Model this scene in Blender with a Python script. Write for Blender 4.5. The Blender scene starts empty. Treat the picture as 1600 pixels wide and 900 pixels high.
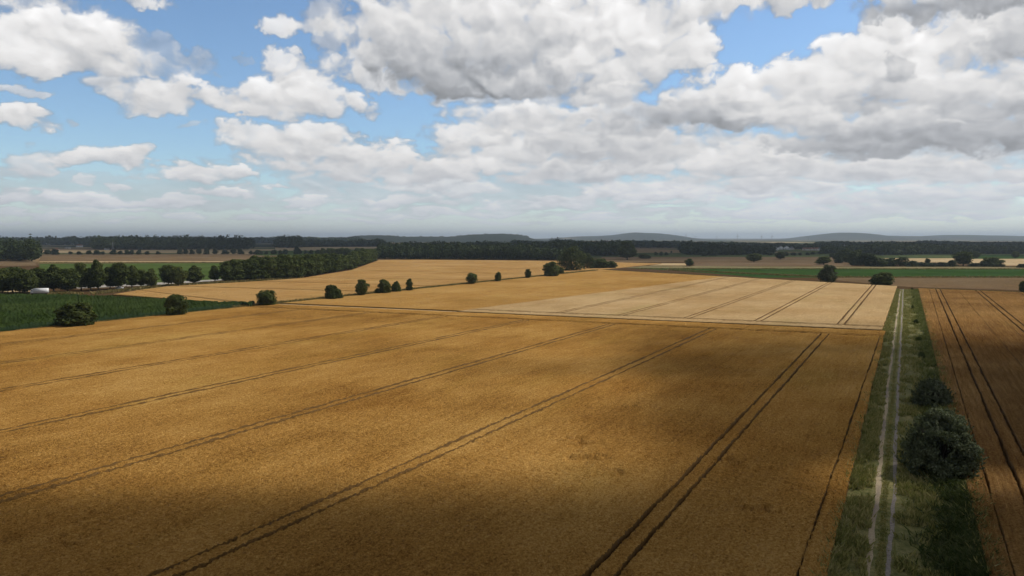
import bpy, math
import numpy as np
from mathutils import Vector

R = math.radians
SC = bpy.context.scene
COL = SC.collection
rng = np.random.default_rng(7)

# ------------------------------------------------------------------ camera
CAM_H, F, CX, CY, HOR = 28.0, 1142.0, 800.0, 450.0, 371.5
PITCH = math.atan((CY - HOR) / F)
cam = bpy.data.cameras.new('camera'); cam_o = bpy.data.objects.new('camera', cam); COL.objects.link(cam_o)
cam.sensor_width = 36.0; cam.lens = 36.0 * F / 1600.0
cam.clip_start = 0.5; cam.clip_end = 120000
cam_o.location = (0, 0, CAM_H); cam_o.rotation_euler = (R(90) - PITCH, 0, 0)
SC.camera = cam_o

# ------------------------------------------------------------------ sun, exposure
SUN_AZ, SUN_EL = R(68), R(50)          # azimuth clockwise from +Y (straight ahead)
SUN = Vector((math.sin(SUN_AZ) * math.cos(SUN_EL), math.cos(SUN_AZ) * math.cos(SUN_EL), math.sin(SUN_EL)))
sl = bpy.data.lights.new('sun', 'SUN'); sl.energy = 4.5; sl.angle = R(0.53); sl.color = (1.0, 0.95, 0.86)
so = bpy.data.objects.new('sun', sl); COL.objects.link(so)
so.rotation_euler = SUN.to_track_quat('Z', 'Y').to_euler(); so.location = (200, 100, 300)
vs = SC.view_settings
vs.view_transform = 'Standard'; vs.look = 'None'; vs.gamma = 1; vs.use_curve_mapping = False
vs.exposure = -0.33
SC.render.engine = 'CYCLES'
cy = SC.cycles
cy.use_denoising = True
cy.use_adaptive_sampling = True; cy.adaptive_threshold = 0.02; cy.adaptive_min_samples = 12
try: cy.denoiser = 'OPENIMAGEDENOISE'
except Exception: pass
cy.max_bounces = 3; cy.diffuse_bounces = 2; cy.glossy_bounces = 1; cy.volume_bounces = 0; cy.transparent_max_bounces = 12
cy.sample_clamp_indirect = 6
SC.render.film_transparent = False

# ------------------------------------------------------------------ node helper
class NT:
    def __init__(s, tree): s.t = tree; s.n = tree.nodes; s.l = tree.links
    def new(s, typ, **kw):
        nd = s.n.new(typ)
        for k, v in kw.items(): setattr(nd, k, v)
        return nd
    def put(s, sock, v):
        if hasattr(v, 'is_linked') or isinstance(v, bpy.types.NodeSocket): s.l.new(v, sock)
        else: sock.default_value = v
    def m(s, op, a, b=None, c=None, clamp=False):
        nd = s.new('ShaderNodeMath', operation=op, use_clamp=clamp)
        s.put(nd.inputs[0], a)
        if b is not None: s.put(nd.inputs[1], b)
        if c is not None: s.put(nd.inputs[2], c)
        return nd.outputs[0]
    def mr(s, v, a, b, c=0.0, d=1.0, smooth=True):
        nd = s.new('ShaderNodeMapRange', interpolation_type='SMOOTHSTEP' if smooth else 'LINEAR')
        s.put(nd.inputs[0], v)
        for i, x in enumerate((a, b, c, d)): nd.inputs[i + 1].default_value = x
        return nd.outputs[0]
    def comb(s, x, y, z=0.0):
        nd = s.new('ShaderNodeCombineXYZ')
        for i, v in enumerate((x, y, z)): s.put(nd.inputs[i], v)
        return nd.outputs[0]
    def noise(s, vec, scale, detail=4, rough=0.55, dist=0.0, dims='3D', out=0):
        nd = s.new('ShaderNodeTexNoise', noise_dimensions=dims)
        s.put(nd.inputs['Vector'], vec); nd.inputs['Scale'].default_value = scale
        nd.inputs['Detail'].default_value = detail; nd.inputs['Roughness'].default_value = rough
        nd.inputs['Distortion'].default_value = dist
        return nd.outputs[out]
    def mix(s, f, a, b, blend='MIX'):
        nd = s.new('ShaderNodeMix', data_type='RGBA', blend_type=blend)
        s.put(nd.inputs[0], f); s.put(nd.inputs[6], a); s.put(nd.inputs[7], b)
        return nd.outputs[2]
    def ramp(s, f, stops, interp='LINEAR'):
        nd = s.new('ShaderNodeValToRGB'); cr = nd.color_ramp; cr.interpolation = interp
        while len(cr.elements) < len(stops): cr.elements.new(0.5)
        for e, (p, c) in zip(cr.elements, stops): e.position = p; e.color = (*c, 1)
        s.put(nd.inputs[0], f)
        return nd.outputs[0]
    def mapping(s, vec, rot=(0, 0, 0), scale=(1, 1, 1), loc=(0, 0, 0)):
        nd = s.new('ShaderNodeMapping'); s.put(nd.inputs[0], vec)
        nd.inputs[1].default_value = loc; nd.inputs[2].default_value = rot; nd.inputs[3].default_value = scale
        return nd.outputs[0]

def pxdir(px, py):
    xd, yd = (px - CX) / F, (py - CY) / F
    d = np.array([xd, math.cos(PITCH) - yd * math.sin(PITCH), -math.sin(PITCH) - yd * math.cos(PITCH)])
    return d
def azel(px, py):
    d = pxdir(px, py); d = d / np.linalg.norm(d)
    return math.atan2(d[0], d[1]), math.asin(d[2])

# ------------------------------------------------------------------ world: sky and far clouds
world = bpy.data.worlds.new('World'); SC.world = world; world.use_nodes = True
world.cycles.sampling_method = 'NONE'        # an even sky needs no light sampling of its own
N = NT(world.node_tree); N.n.clear()
sky = N.new('ShaderNodeTexSky', sky_type='NISHITA'); sky.sun_disc = False
sky.sun_elevation = SUN_EL; sky.sun_rotation = SUN_AZ; sky.air_density = 1.0; sky.dust_density = 0.3; sky.ozone_density = 3.0
sky.altitude = 100
SKY_STRENGTH = 0.15
tc = N.new('ShaderNodeTexCoord'); gen = tc.outputs['Generated']
sp = N.new('ShaderNodeSeparateXYZ'); N.l.new(gen, sp.inputs[0]); dx, dy, dz = sp.outputs
AZ = N.m('ARCTAN2', dx, dy); EL = N.m('ARCSINE', dz)
# every cloud: centre and half sizes (read off as image px, used as azimuth and elevation), brightness of base and top, opacity
CL = [
 # beyond the sides of the picture
 (2089,284,82,16,0.52,0.83,.95),(1806,244,100,22,0.55,0.84,.95),(2322,140,154,33,0.56,0.89,.95),(2171,69,174,50,0.52,0.80,.95),(2074,159,128,37,0.49,0.81,.95),(2198,166,139,32,0.48,0.89,.95),(2227,157,128,30,0.53,0.87,.95),(2046,73,155,38,0.47,0.90,.95),(1981,267,87,17,0.55,0.84,.95),(1891,249,90,21,0.56,0.83,.95),(2463,159,141,31,0.48,0.88,.95),(1989,50,193,53,0.48,0.79,.95),(2182,240,91,23,0.46,0.86,.95),(2251,167,111,33,0.49,0.84,.95),(2192,113,149,40,0.46,0.81,.95),(1981,40,174,40,0.52,0.84,.95),(-398,160,142,33,0.46,0.80,.95),(-629,214,112,26,0.49,0.87,.95),(-660,71,152,42,0.55,0.88,.95),(-369,250,84,20,0.51,0.89,.95),(-437,121,157,35,0.53,0.85,.95),(-370,167,124,28,0.55,0.90,.95),(-602,253,92,22,0.46,0.87,.95),(-324,43,159,55,0.48,0.84,.95),(-236,252,94,23,0.49,0.87,.95),(-313,127,151,35,0.54,0.79,.95),(-317,279,78,18,0.54,0.86,.95),(-551,268,82,19,0.48,0.84,.95),(-246,232,101,25,0.56,0.86,.95),(-30,-119,121,38,.46,.8,.95),(1796,-130,213,25,.46,.8,.95),(1730,-156,203,30,.46,.8,.95),(586,-159,123,40,.46,.8,.95),(1292,-160,182,30,.46,.8,.95),(1593,-159,178,42,.46,.8,.95),(876,-116,201,39,.46,.8,.95),(1449,-152,211,35,.46,.8,.95),
 # thin sheets behind
 (1300,255,420,70,.60,.74,.72),(950,240,260,50,.60,.76,.7),(820,300,420,36,.60,.72,.55),(1500,180,200,90,.56,.74,.85),(600,262,220,30,.62,.74,.5),(1250,170,130,40,.6,.76,.8),(250,305,260,26,.54,.66,.35),(860,150,200,30,.58,.74,.8),
 # low and far, near the horizon
 (7,349,35,2.7,.58,0.81,.75),(182,347,32,4.0,.58,0.88,.75),(325,346,32,2.9,.58,0.82,.75),(571,345,68,2.9,.58,0.79,.75),(781,349,68,4.0,.58,0.77,.75),(999,347,65,3.1,.58,0.79,.75),(1155,347,61,2.8,.58,0.78,.75),(1328,342,69,2.6,.58,0.84,.75),(1455,344,34,3.8,.58,0.89,.75),(79,338,51,4.3,.58,0.84,.75),(283,336,32,5.2,.58,0.89,.75),(396,340,52,5.2,.58,0.77,.75),(638,338,41,4.6,.58,0.85,.75),(746,336,59,4.9,.58,0.77,.75),(919,340,57,5.2,.58,0.79,.75),(1170,339,26,3.5,.58,0.79,.75),(1226,339,35,4.6,.58,0.77,.75),(1522,339,54,4.4,.58,0.82,.75),(-1,332,32,5.6,.58,0.78,.75),(164,330,62,5.4,.58,0.87,.75),(454,329,58,4.9,.58,0.78,.75),(531,325,28,6.3,.58,0.89,.75),(689,330,58,6.0,.58,0.83,.75),(931,330,36,6.3,.58,0.79,.75),(1041,332,29,4.6,.58,0.77,.75),(1215,325,64,6.1,.58,0.82,.75),(1393,331,46,6.6,.58,0.83,.75),(-18,314,63,5.8,.58,0.78,.75),(209,316,40,7.9,.58,0.83,.75),(474,314,41,8.2,.58,0.82,.75),(618,317,46,8.3,.58,0.80,.75),(763,318,29,5.3,.58,0.79,.75),(859,319,53,6.2,.58,0.82,.75),(1042,317,65,5.1,.58,0.85,.75),(1318,315,41,5.6,.58,0.84,.75),(1447,315,40,5.9,.58,0.90,.75),
 (680,330,140,8,.56,.66,.5),(1000,335,200,9,.56,.66,.6),(1350,335,250,10,.58,.68,.6),(560,333,80,5,.6,.72,.4),(150,318,120,9,.50,.62,.5),(1100,320,120,8,.52,.66,.5),(1500,318,120,9,.52,.66,.5),
 (300,322,90,8,.50,.6,.4),(850,322,100,8,.55,.68,.5),
 (1250,318,90,9,.55,.7,.7),(1450,322,110,9,.56,.7,.7),(1560,300,90,12,.50,.72,.8),(1400,308,110,12,.48,.72,.8),(1240,300,120,13,.50,.74,.8),(1080,304,90,13,.52,.74,.8),(1000,302,100,15,.50,.74,.85),(900,310,90,10,.54,.74,.8),
 (680,312,60,10,.54,.76,.7),(720,292,80,12,.55,.78,.8),(630,293,50,9,.56,.76,.7),(570,318,60,7,.54,.72,.5),
 (70,303,30,6,.58,.86,.9),(135,307,50,9,.52,.82,.9),(190,294,16,8,.6,.8,.8),(145,285,14,9,.6,.78,.7),(280,315,32,9,.54,.8,.85),(350,303,52,8,.54,.82,.9),(190,318,45,6,.52,.72,.7),(430,294,22,6,.6,.78,.8),(20,310,40,9,.5,.66,.6),
 (320,275,80,17,.52,.84,.95),(285,272,40,14,.56,.84,.9),(365,272,32,13,.54,.82,.9),(44,263,30,18,.52,.80,.8),(20,275,40,12,.5,.66,.6),(150,247,72,18,.54,.84,.95),(110,243,30,12,.6,.84,.9),(195,246,40,15,.54,.8,.9),(225,238,16,12,.6,.8,.7),
 # lower right
 (1500,276,90,16,.50,.80,.95),(1570,268,70,16,.48,.74,.9),(1400,268,110,18,.48,.78,.95),(1300,264,100,22,.48,.82,.95),(1180,268,105,24,.46,.80,.95),(1110,256,46,26,.54,.90,.95),(1200,240,64,30,.56,.92,.95),(1260,252,60,22,.52,.84,.9),
 (1080,282,60,16,.46,.72,.8),(1150,290,90,14,.46,.7,.8),
 # middle
 (920,268,150,26,.50,.76,.95),(800,252,160,30,.52,.82,.95),(960,230,130,38,.48,.80,.97),(880,205,110,32,.52,.90,.97),(735,215,72,24,.56,.90,.95),(800,188,120,26,.54,.88,.95),(1000,190,80,30,.48,.74,.9),
 (620,272,120,20,.44,.82,.95),(700,270,80,22,.46,.86,.97),(560,247,110,34,.52,.88,.97),(610,240,60,26,.56,.9,.97),(470,240,100,24,.54,.86,.95),(410,214,70,20,.62,.86,.9),(480,214,70,24,.62,.90,.95),(360,208,26,7,.7,.84,.7),
 # band at left
 (165,138,34,22,.66,.82,.9),(215,140,40,16,.64,.78,.7),(270,160,66,22,.56,.84,.97),(262,142,40,24,.64,.90,.97),(350,160,62,22,.56,.84,.97),(430,163,80,24,.52,.86,.97),(425,140,48,26,.60,.94,.97),(475,140,40,24,.62,.94,.97),(510,165,62,24,.54,.90,.97),(545,160,26,18,.6,.92,.95),
 (35,186,52,18,.60,.92,.97),(10,178,26,18,.66,.9,.97),(65,185,20,12,.66,.9,.9),(20,134,32,9,.66,.78,.75),(112,194,9,6,.8,.85,.5),(292,203,16,6,.8,.85,.45),
 (250,85,60,26,.82,.9,.42),(305,92,30,22,.82,.9,.42),(230,105,60,14,.74,.82,.5),(170,108,60,14,.72,.82,.55),(370,87,18,6,.8,.86,.3),
 (70,92,110,20,.56,.78,.95),(120,62,76,42,.60,.96,.98),(25,55,62,46,.66,.96,.98),(165,75,30,26,.62,.92,.9),(70,40,40,20,.7,.92,.5),(30,95,60,18,.62,.84,.9),
 (70,0,50,10,.66,.8,.6),(215,0,60,14,.62,.84,.9),(250,-4,50,9,.66,.8,.7),
 (440,94,30,22,.68,.88,.9),(460,112,26,18,.66,.82,.8),(430,34,34,16,.70,.90,.9),(475,40,40,18,.66,.86,.8),(512,62,26,34,.66,.82,.7),(510,20,50,30,.66,.82,.7),
 # lower edge of the great cloud
 (530,115,44,34,.60,.92,.95),(600,128,80,24,.54,.86,.95),(570,96,50,30,.60,.90,.9),
 (640,60,110,60,.54,.86,.98),(760,30,200,70,.60,.86,.99),(960,30,170,60,.62,.88,.99),(900,70,160,56,.56,.88,.99),(760,95,200,44,.36,.68,.97),(740,128,150,30,.22,.44,.97),(660,105,90,34,.30,.56,.9),(880,128,130,28,.36,.70,.95),(930,100,70,30,.56,.88,.9),
 (1000,100,90,40,.54,.86,.98),(1060,86,62,40,.62,.92,.98),(1090,80,34,34,.66,.94,.97),(1010,60,70,36,.66,.90,.8),(940,150,90,22,.50,.78,.9),(820,45,110,22,.56,.72,.6),(700,20,90,24,.66,.84,.7),
 # right
 (1560,60,130,80,.54,.80,.98),(1480,70,90,56,.56,.88,.98),(1400,90,66,50,.60,.94,.98),(1540,140,130,50,.52,.82,.98),(1430,140,110,44,.54,.88,.98),(1380,40,36,34,.6,.92,.95),
 (1260,150,110,40,.56,.86,.98),(1230,122,56,34,.64,.95,.98),(1300,100,50,34,.66,.96,.98),(1340,108,44,38,.64,.92,.98),(1350,150,90,34,.50,.80,.95),(1190,118,40,22,.64,.94,.9),(1150,125,42,30,.66,.97,.98),(1110,150,70,30,.54,.90,.98),
 (1090,182,110,26,.36,.62,.97),(1170,180,90,24,.32,.60,.95),(1180,160,50,26,.56,.86,.8),(1340,165,70,18,.40,.62,.8),(1240,185,70,22,.52,.80,.85),
 (1300,212,120,24,.42,.72,.95),(1400,222,120,24,.34,.60,.95),(1500,210,140,34,.32,.58,.97),(1570,190,80,30,.36,.66,.95),(1420,190,60,20,.48,.78,.8),(1480,185,16,12,.6,.84,.8),(1530,170,60,18,.38,.6,.8),(1400,105,24,22,.40,.56,.7),(1570,75,50,22,.42,.6,.7),
 (1150,2,110,22,.58,.80,.97),(1240,8,64,22,.50,.84,.97),(1200,-6,100,24,.60,.80,.97),(1500,0,140,20,.36,.56,.95),(1590,-4,90,26,.34,.5,.95),
]
EY = N.m('MULTIPLY', N.m('LOGARITHM', N.m('MULTIPLY_ADD', N.m('MAXIMUM', EL, -0.01), 10.0, 1.12), 2.71828), 0.42)
Q = N.comb(AZ, EY, 0.0)
# puffs: billowed noise, whose creases run along the lower sides
def billow(V, scale, detail, rough):
    a = N.noise(V, scale, detail, rough, 0.0, '2D')
    return a
damp = N.mr(EL, 0.0, 0.24, 0.38, 1.0, False)
nx = N.noise(Q, 10.0, 5, .62, 0, '2D'); ny = N.noise(N.mapping(Q, loc=(3.7, 1.3, 8.1)), 12.0, 5, .62, 0, '2D')
def puffs(V):
    v1 = N.new('ShaderNodeTexVoronoi', feature='SMOOTH_F1', voronoi_dimensions='2D'); N.put(v1.inputs['Vector'], V)
    v1.inputs['Scale'].default_value = 20.0; v1.inputs['Detail'].default_value = 1.0; v1.inputs['Roughness'].default_value = .5; v1.inputs['Lacunarity'].default_value = 2.2; v1.inputs['Smoothness'].default_value = .6
    return v1.outputs['Distance']
QW = N.new('ShaderNodeVectorMath', operation='MULTIPLY_ADD')
QW.inputs[1].default_value = (.05, .05, .05)
nw = N.new('ShaderNodeTexNoise', noise_dimensions='2D'); N.put(nw.inputs['Vector'], Q); nw.inputs['Scale'].default_value = 16; nw.inputs['Detail'].default_value = 3; nw.inputs['Roughness'].default_value = .6
N.l.new(nw.outputs['Color'], QW.inputs[0]); N.l.new(Q, QW.inputs[2]); QV = QW.outputs[0]
pf = puffs(QV)
up = N.new('ShaderNodeVectorMath', operation='ADD'); N.l.new(QV, up.inputs[0]); up.inputs[1].default_value = (.006, .014, 0)
pf2 = puffs(up.outputs[0])
relief = N.m('SUBTRACT', pf2, pf)                     # bright where a puff faces up to the sun
soft = N.noise(Q, 7.0, 3, .5, 0, '2D')
fine = N.noise(QV, 42.0, 4, .6, 0, '2D')
Aw = N.m('MULTIPLY_ADD', N.m('MULTIPLY', N.m('SUBTRACT', nx, .5), damp), 0.095, AZ)
Ew = N.m('MULTIPLY_ADD', N.m('MULTIPLY', N.m('SUBTRACT', ny, .5), damp), 0.070, EL)
edge = N.m('MULTIPLY_ADD', N.m('SUBTRACT', pf, .42), 1.0, N.m('MULTIPLY', N.m('SUBTRACT', fine, .5), 0.9))
# (a vanishing share of the edge keeps the shader compiler working cloud by cloud)
Aw = N.m('MULTIPLY_ADD', edge, 1e-9, Aw); Ew = N.m('MULTIPLY_ADD', edge, 1e-9, Ew)
Av, Ev, Gv = N.comb(Aw, Aw, Aw), N.comb(Ew, Ew, Ew), N.comb(edge, edge, edge)
def VM(op, a, b, c=None):
    nd = N.new('ShaderNodeVectorMath', operation=op); N.put(nd.inputs[0], a); N.put(nd.inputs[1], b)
    if c is not None: N.put(nd.inputs[2], c)
    return nd.outputs[0]
def VDOT(a, b):
    nd = N.new('ShaderNodeVectorMath', operation='DOT_PRODUCT'); N.put(nd.inputs[0], a); nd.inputs[1].default_value = b
    return nd.outputs['Value']
# sky outside the picture: dark grey cover, added to cut fill light and deepen shade
gen_n = N.noise(Q, 3.2, 3, .55, 0, '2D')
out_m = N.m('MAXIMUM', N.mr(EL, .36, .46), N.mr(dy, .62, .45))
ga = N.m('MULTIPLY', N.mr(gen_n, .27, .43), out_m)
L = N.m('MULTIPLY_ADD', N.m('SUBTRACT', soft, .5), .30, .26)
T = N.m('SUBTRACT', 1.0, ga)
while len(CL) % 3: CL.append((5000, -900, 1, 1, .5, .5, 0))
for i in range(0, len(CL), 3):
    tri = CL[i:i + 3]
    if i and i % 24 == 0:
        Aw = N.m('MULTIPLY_ADD', L, 1e-9, Aw); Av = N.comb(Aw, Aw, Aw); Ew = N.m('MULTIPLY_ADD', L, 1e-9, Ew); Ev = N.comb(Ew, Ew, Ew)
    ae = [azel(c[0], c[1]) for c in tri]
    d = VM('SUBTRACT', Av, tuple(a for a, e in ae)); u = VM('MULTIPLY', d, tuple(F / (c[2] * 1.10) for c in tri))
    d = VM('SUBTRACT', Ev, tuple(e for a, e in ae)); v = VM('MULTIPLY', d, tuple(F / (c[3] * 1.12) for c in tri))
    vv = VM('MAXIMUM', v, VM('MULTIPLY', v, (-1.35,) * 3))
    r2 = VM('MULTIPLY_ADD', u, u, VM('MULTIPLY_ADD', vv, vv, Gv))
    mr = N.new('ShaderNodeMapRange', data_type='FLOAT_VECTOR', interpolation_type='SMOOTHSTEP')
    N.put(mr.inputs['Vector'], r2); mr.inputs[7].default_value = (1.32,) * 3; mr.inputs[8].default_value = (.50,) * 3
    mr.inputs[9].default_value = (0, 0, 0); mr.inputs[10].default_value = tuple(c[6] for c in tri)
    al = mr.outputs['Vector']
    lm = VM('MULTIPLY_ADD', v, tuple((c[5] - c[4]) * .55 for c in tri), tuple((c[5] + c[4]) / 2 for c in tri))
    for ax in ((1, 0, 0), (0, 1, 0), (0, 0, 1)):
        a, l = (VDOT(al, ax), VDOT(lm, ax))
        L = N.m('MULTIPLY_ADD', a, N.m('SUBTRACT', l, L), L)
        T = N.m('MULTIPLY_ADD', N.m('MULTIPLY', a, -1.0), T, T)
lum = N.m('MULTIPLY_ADD', N.m('MULTIPLY', relief, damp), 0.27, L)
lum = N.m('MULTIPLY_ADD', N.m('SUBTRACT', soft, .5), 0.16, lum)
lum = N.m('MULTIPLY_ADD', N.m('SUBTRACT', fine, .5), 0.10, lum)
lum = N.m('MINIMUM', N.m('MAXIMUM', lum, 0.18), 1.0)
CLOUD_GAIN = 1.30
ccol = N.mix(N.mr(lum, .35, .8), (0.95, 0.98, 1.04, 1), (1.0, 0.99, 0.985, 1))
bgs = N.new('ShaderNodeBackground'); N.put(bgs.inputs[0], N.mix(1.0, sky.outputs[0], (1.0, 1.08, 1.12, 1), 'MULTIPLY')); bgs.inputs[1].default_value = SKY_STRENGTH
bgc = N.new('ShaderNodeBackground'); N.put(bgc.inputs[0], ccol); N.put(bgc.inputs[1], N.m('MULTIPLY', lum, N.mr(EL, 0.0, .14, CLOUD_GAIN * 1.22, CLOUD_GAIN)))
# thin veil of far cloud low over the land
veil = N.m('MULTIPLY', N.mr(EL, -0.005, 0.11, 0.52, 0.0), N.mr(soft, .25, .75, .85, 1.0))
bgv = N.new('ShaderNodeBackground'); bgv.inputs[0].default_value = (.86, .93, 1.05, 1); N.put(bgv.inputs[1], N.m('MULTIPLY_ADD', soft, .16, 1.0))
m0 = N.new('ShaderNodeMixShader'); N.put(m0.inputs[0], N.m('SUBTRACT', 1.0, T)); N.l.new(bgs.outputs[0], m0.inputs[1]); N.l.new(bgc.outputs[0], m0.inputs[2])
mx = N.new('ShaderNodeMixShader'); N.put(mx.inputs[0], veil); N.l.new(m0.outputs[0], mx.inputs[1]); N.l.new(bgv.outputs[0], mx.inputs[2])
wo = N.new('ShaderNodeOutputWorld'); N.l.new(mx.outputs[0], wo.inputs[0])

# ------------------------------------------------------------------ places
def P(px, py, z=0.0):
    d = pxdir(px, py); t = (CAM_H - z) / -d[2]
    return np.array([d[0] * t, d[1] * t])
UA = R(28.75)                                       # the farm track runs this far right of straight ahead
UD = np.array([math.sin(UA), math.cos(UA)]); VD = np.array([math.cos(UA), -math.sin(UA)])
def W(u, v): return UD * u + VD * v
def UV(p): return np.array([p @ UD, p @ VD])

# ------------------------------------------------------------------ object helpers
def tag(o, label=None, cat=None, group=None, kind=None):
    if label: o['label'] = label
    if cat: o['category'] = cat
    if group: o['group'] = group
    if kind: o['kind'] = kind
    return o
def link(name, me, mat=None, parent=None):
    o = bpy.data.objects.new(name, me); COL.objects.link(o)
    if mat and not me.materials: me.materials.append(mat)
    if parent: o.parent = parent
    return o
def mesh_np(name, V, Fq, mat=None, smooth=False):
    """V (n,3); Fq (m,k) one face size, or a list of such arrays"""
    me = bpy.data.meshes.new(name)
    if not (isinstance(Fq, list) and isinstance(Fq[0], np.ndarray)): Fq = [np.asarray(Fq)]
    Fq = [np.asarray(f, dtype=np.int32) for f in Fq if len(f)]
    V = np.asarray(V, dtype=np.float32)
    me.vertices.add(len(V)); me.vertices.foreach_set('co', V.ravel())
    tot = np.concatenate([np.full(len(f), f.shape[1], np.int32) for f in Fq])
    idx = np.concatenate([f.ravel() for f in Fq])
    me.loops.add(len(idx)); me.loops.foreach_set('vertex_index', idx)
    me.polygons.add(len(tot)); st = np.concatenate([[0], np.cumsum(tot)[:-1]]).astype(np.int32)
    me.polygons.foreach_set('loop_start', st); me.polygons.foreach_set('loop_total', tot)
    me.update(calc_edges=True); me.validate()
    if smooth: me.polygons.foreach_set('use_smooth', np.ones(len(tot), bool))
    if mat: me.materials.append(mat)
    return me
class MB:
    """collects shapes of one mesh"""
    def __init__(s): s.v = []; s.q = []; s.t = []; s.n = 0
    def add(s, V, q=None, t=None):
        V = np.asarray(V, float)
        if q is not None and len(q): s.q.append(np.asarray(q) + s.n)
        if t is not None and len(t): s.t.append(np.asarray(t) + s.n)
        s.v.append(V); s.n += len(V)
    def box(s, c, size, rz=0.0, taper=1.0):
        hx, hy, hz = np.array(size) / 2
        V = np.array([[x * (taper if z > 0 else 1), y * (taper if z > 0 else 1), z] for z in (-1, 1) for y in (-1, 1) for x in (-1, 1)], float) * (hx, hy, hz)
        ca, sa = math.cos(rz), math.sin(rz)
        V = np.stack([V[:, 0] * ca - V[:, 1] * sa, V[:, 0] * sa + V[:, 1] * ca, V[:, 2]], 1) + np.array(c)
        s.add(V, q=[[0, 2, 3, 1], [4, 5, 7, 6], [0, 1, 5, 4], [2, 6, 7, 3], [0, 4, 6, 2], [1, 3, 7, 5]])
    def tube(s, pts, rad, n=7):
        pts = np.asarray(pts, float); k = len(pts)
        d = np.gradient(pts, axis=0); d /= np.linalg.norm(d, axis=1)[:, None] + 1e-9
        a = np.cross(d, [0.31, 0.95, 0.05]); a /= np.linalg.norm(a, axis=1)[:, None] + 1e-9; b = np.cross(d, a)
        th = np.arange(n) * 2 * math.pi / n
        V = pts[:, None, :] + np.asarray(rad, float)[:, None, None] * (a[:, None, :] * np.cos(th)[None, :, None] + b[:, None, :] * np.sin(th)[None, :, None])
        q = [[i * n + j, i * n + (j + 1) % n, (i + 1) * n + (j + 1) % n, (i + 1) * n + j] for i in range(k - 1) for j in range(n)]
        V = np.concatenate([V.reshape(-1, 3), pts[:1], pts[-1:]])
        t = [[k * n, (j + 1) % n, j] for j in range(n)] + [[k * n + 1, (k - 1) * n + j, (k - 1) * n + (j + 1) % n] for j in range(n)]
        s.add(V, q=q, t=t)
    def build(s, name, mat=None, smooth=False):
        V = np.concatenate(s.v); fs = []
        if s.q: fs.append(np.concatenate(s.q))
        if s.t: fs.append(np.concatenate(s.t))
        return mesh_np(name, V, fs, mat, smooth)

# ------------------------------------------------------------------ materials
def mat(name):
    m = bpy.data.materials.new(name); m.use_nodes = True
    n = NT(m.node_tree); bs = n.n['Principled BSDF']
    bs.inputs['Specular IOR Level'].default_value = 0.15
    return m, n, bs
def pos(n): return n.new('ShaderNodeNewGeometry').outputs['Position']

def crop_mat(name, c_dark, c_mid, c_light, rows=0.25, scale=1.0, bump=0.8):
    m, n, bs = mat(name); p = pos(n)
    pu = n.mapping(p, rot=(0, 0, UA))                       # y runs along the drilled rows
    big = n.noise(p, 0.018, 4, .6); mid = n.noise(n.mapping(pu, scale=(1, .35, 1)), 0.16, 4, .6)
    fine = n.noise(p, 2.6 * scale, 4, .8); grain = n.noise(p, 5.0 * scale, 2, .8)
    row = n.noise(n.mapping(pu, scale=(1.0, .04, .2)), 2.6, 3, .7)
    f = n.m('MULTIPLY_ADD', n.m('SUBTRACT', big, .5), 1.3, .5)
    f = n.m('MULTIPLY_ADD', n.m('SUBTRACT', mid, .5), .55, f)
    f = n.m('MULTIPLY_ADD', n.m('SUBTRACT', fine, .5), 1.4, f)
    f = n.m('MULTIPLY_ADD', n.m('SUBTRACT', grain, .5), 1.2, f)
    f = n.m('MULTIPLY_ADD', n.m('SUBTRACT', row, .5), rows * 2, f, clamp=True)
    c = n.ramp(f, [(0.05, c_dark), (0.5, c_mid), (0.95, c_light)])
    red = n.mr(n.noise(n.mapping(p, loc=(40, 9, 0)), .022, 4, .62), .42, .66, 0, .38)      # redder and greener zones of ripeness
    c = n.mix(red, c, n.mix(1.0, c, (.92, .80, .66, 1), 'MULTIPLY'))
    grn = n.mr(n.noise(n.mapping(pu, loc=(7, 90, 0), scale=(1, .3, 1)), .05, 4, .62), .52, .72, 0, .4)
    c = n.mix(grn, c, n.mix(1.0, c, (.84, .94, .80, 1), 'MULTIPLY'))
    n.put(bs.inputs['Base Color'], c); bs.inputs['Roughness'].default_value = .95; bs.inputs['Specular IOR Level'].default_value = 0.0
    bp = n.new('ShaderNodeBump'); bp.inputs['Strength'].default_value = bump; bp.inputs['Distance'].default_value = .25
    n.put(bp.inputs['Height'], n.m('ADD', n.m('ADD', fine, grain), n.m('MULTIPLY', row, rows * 2))); n.put(bs.inputs['Normal'], bp.outputs[0])
    return m
M_WHEAT = crop_mat('ripe_wheat', (.14, .062, .015), (.35, .185, .047), (.54, .325, .105), .22)
M_WHEAT_PALE = crop_mat('pale_wheat', (.30, .19, .085), (.44, .295, .143), (.56, .40, .215), .25, .7)
M_WHEAT_TAN = crop_mat('tan_wheat', (.24, .13, .035), (.38, .215, .065), (.48, .30, .11), .35, .7)
M_WHEAT_FAR = crop_mat('far_wheat', (.27, .15, .05), (.39, .23, .085), (.48, .31, .13), .3, .6)
M_WHEAT_RIGHT = crop_mat('brown_wheat', (.13, .064, .022), (.235, .13, .046), (.36, .215, .085), .6)
M_MAIZE = crop_mat('green_maize', (.010, .020, .006), (.030, .050, .014), (.07, .095, .03), .45, .5, .9)
M_GREENFIELD = crop_mat('green_crop', (.018, .042, .010), (.034, .070, .018), (.05, .095, .026), .3, .3, .4)
M_MEADOW = crop_mat('meadow', (.04, .065, .015), (.065, .10, .025), (.10, .13, .045), .4, .3, .4)
M_STUBBLE = crop_mat('stubble', (.11, .072, .04), (.155, .107, .061), (.21, .15, .09), .5, .3, .4)
M_BROWN = crop_mat('brown_field', (.11, .075, .046), (.155, .11, .068), (.21, .15, .098), .5, .3, .4)
M_STRAW = crop_mat('straw_field', (.36, .26, .14), (.44, .33, .19), (.52, .41, .26), .4, .3, .4)
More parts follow.
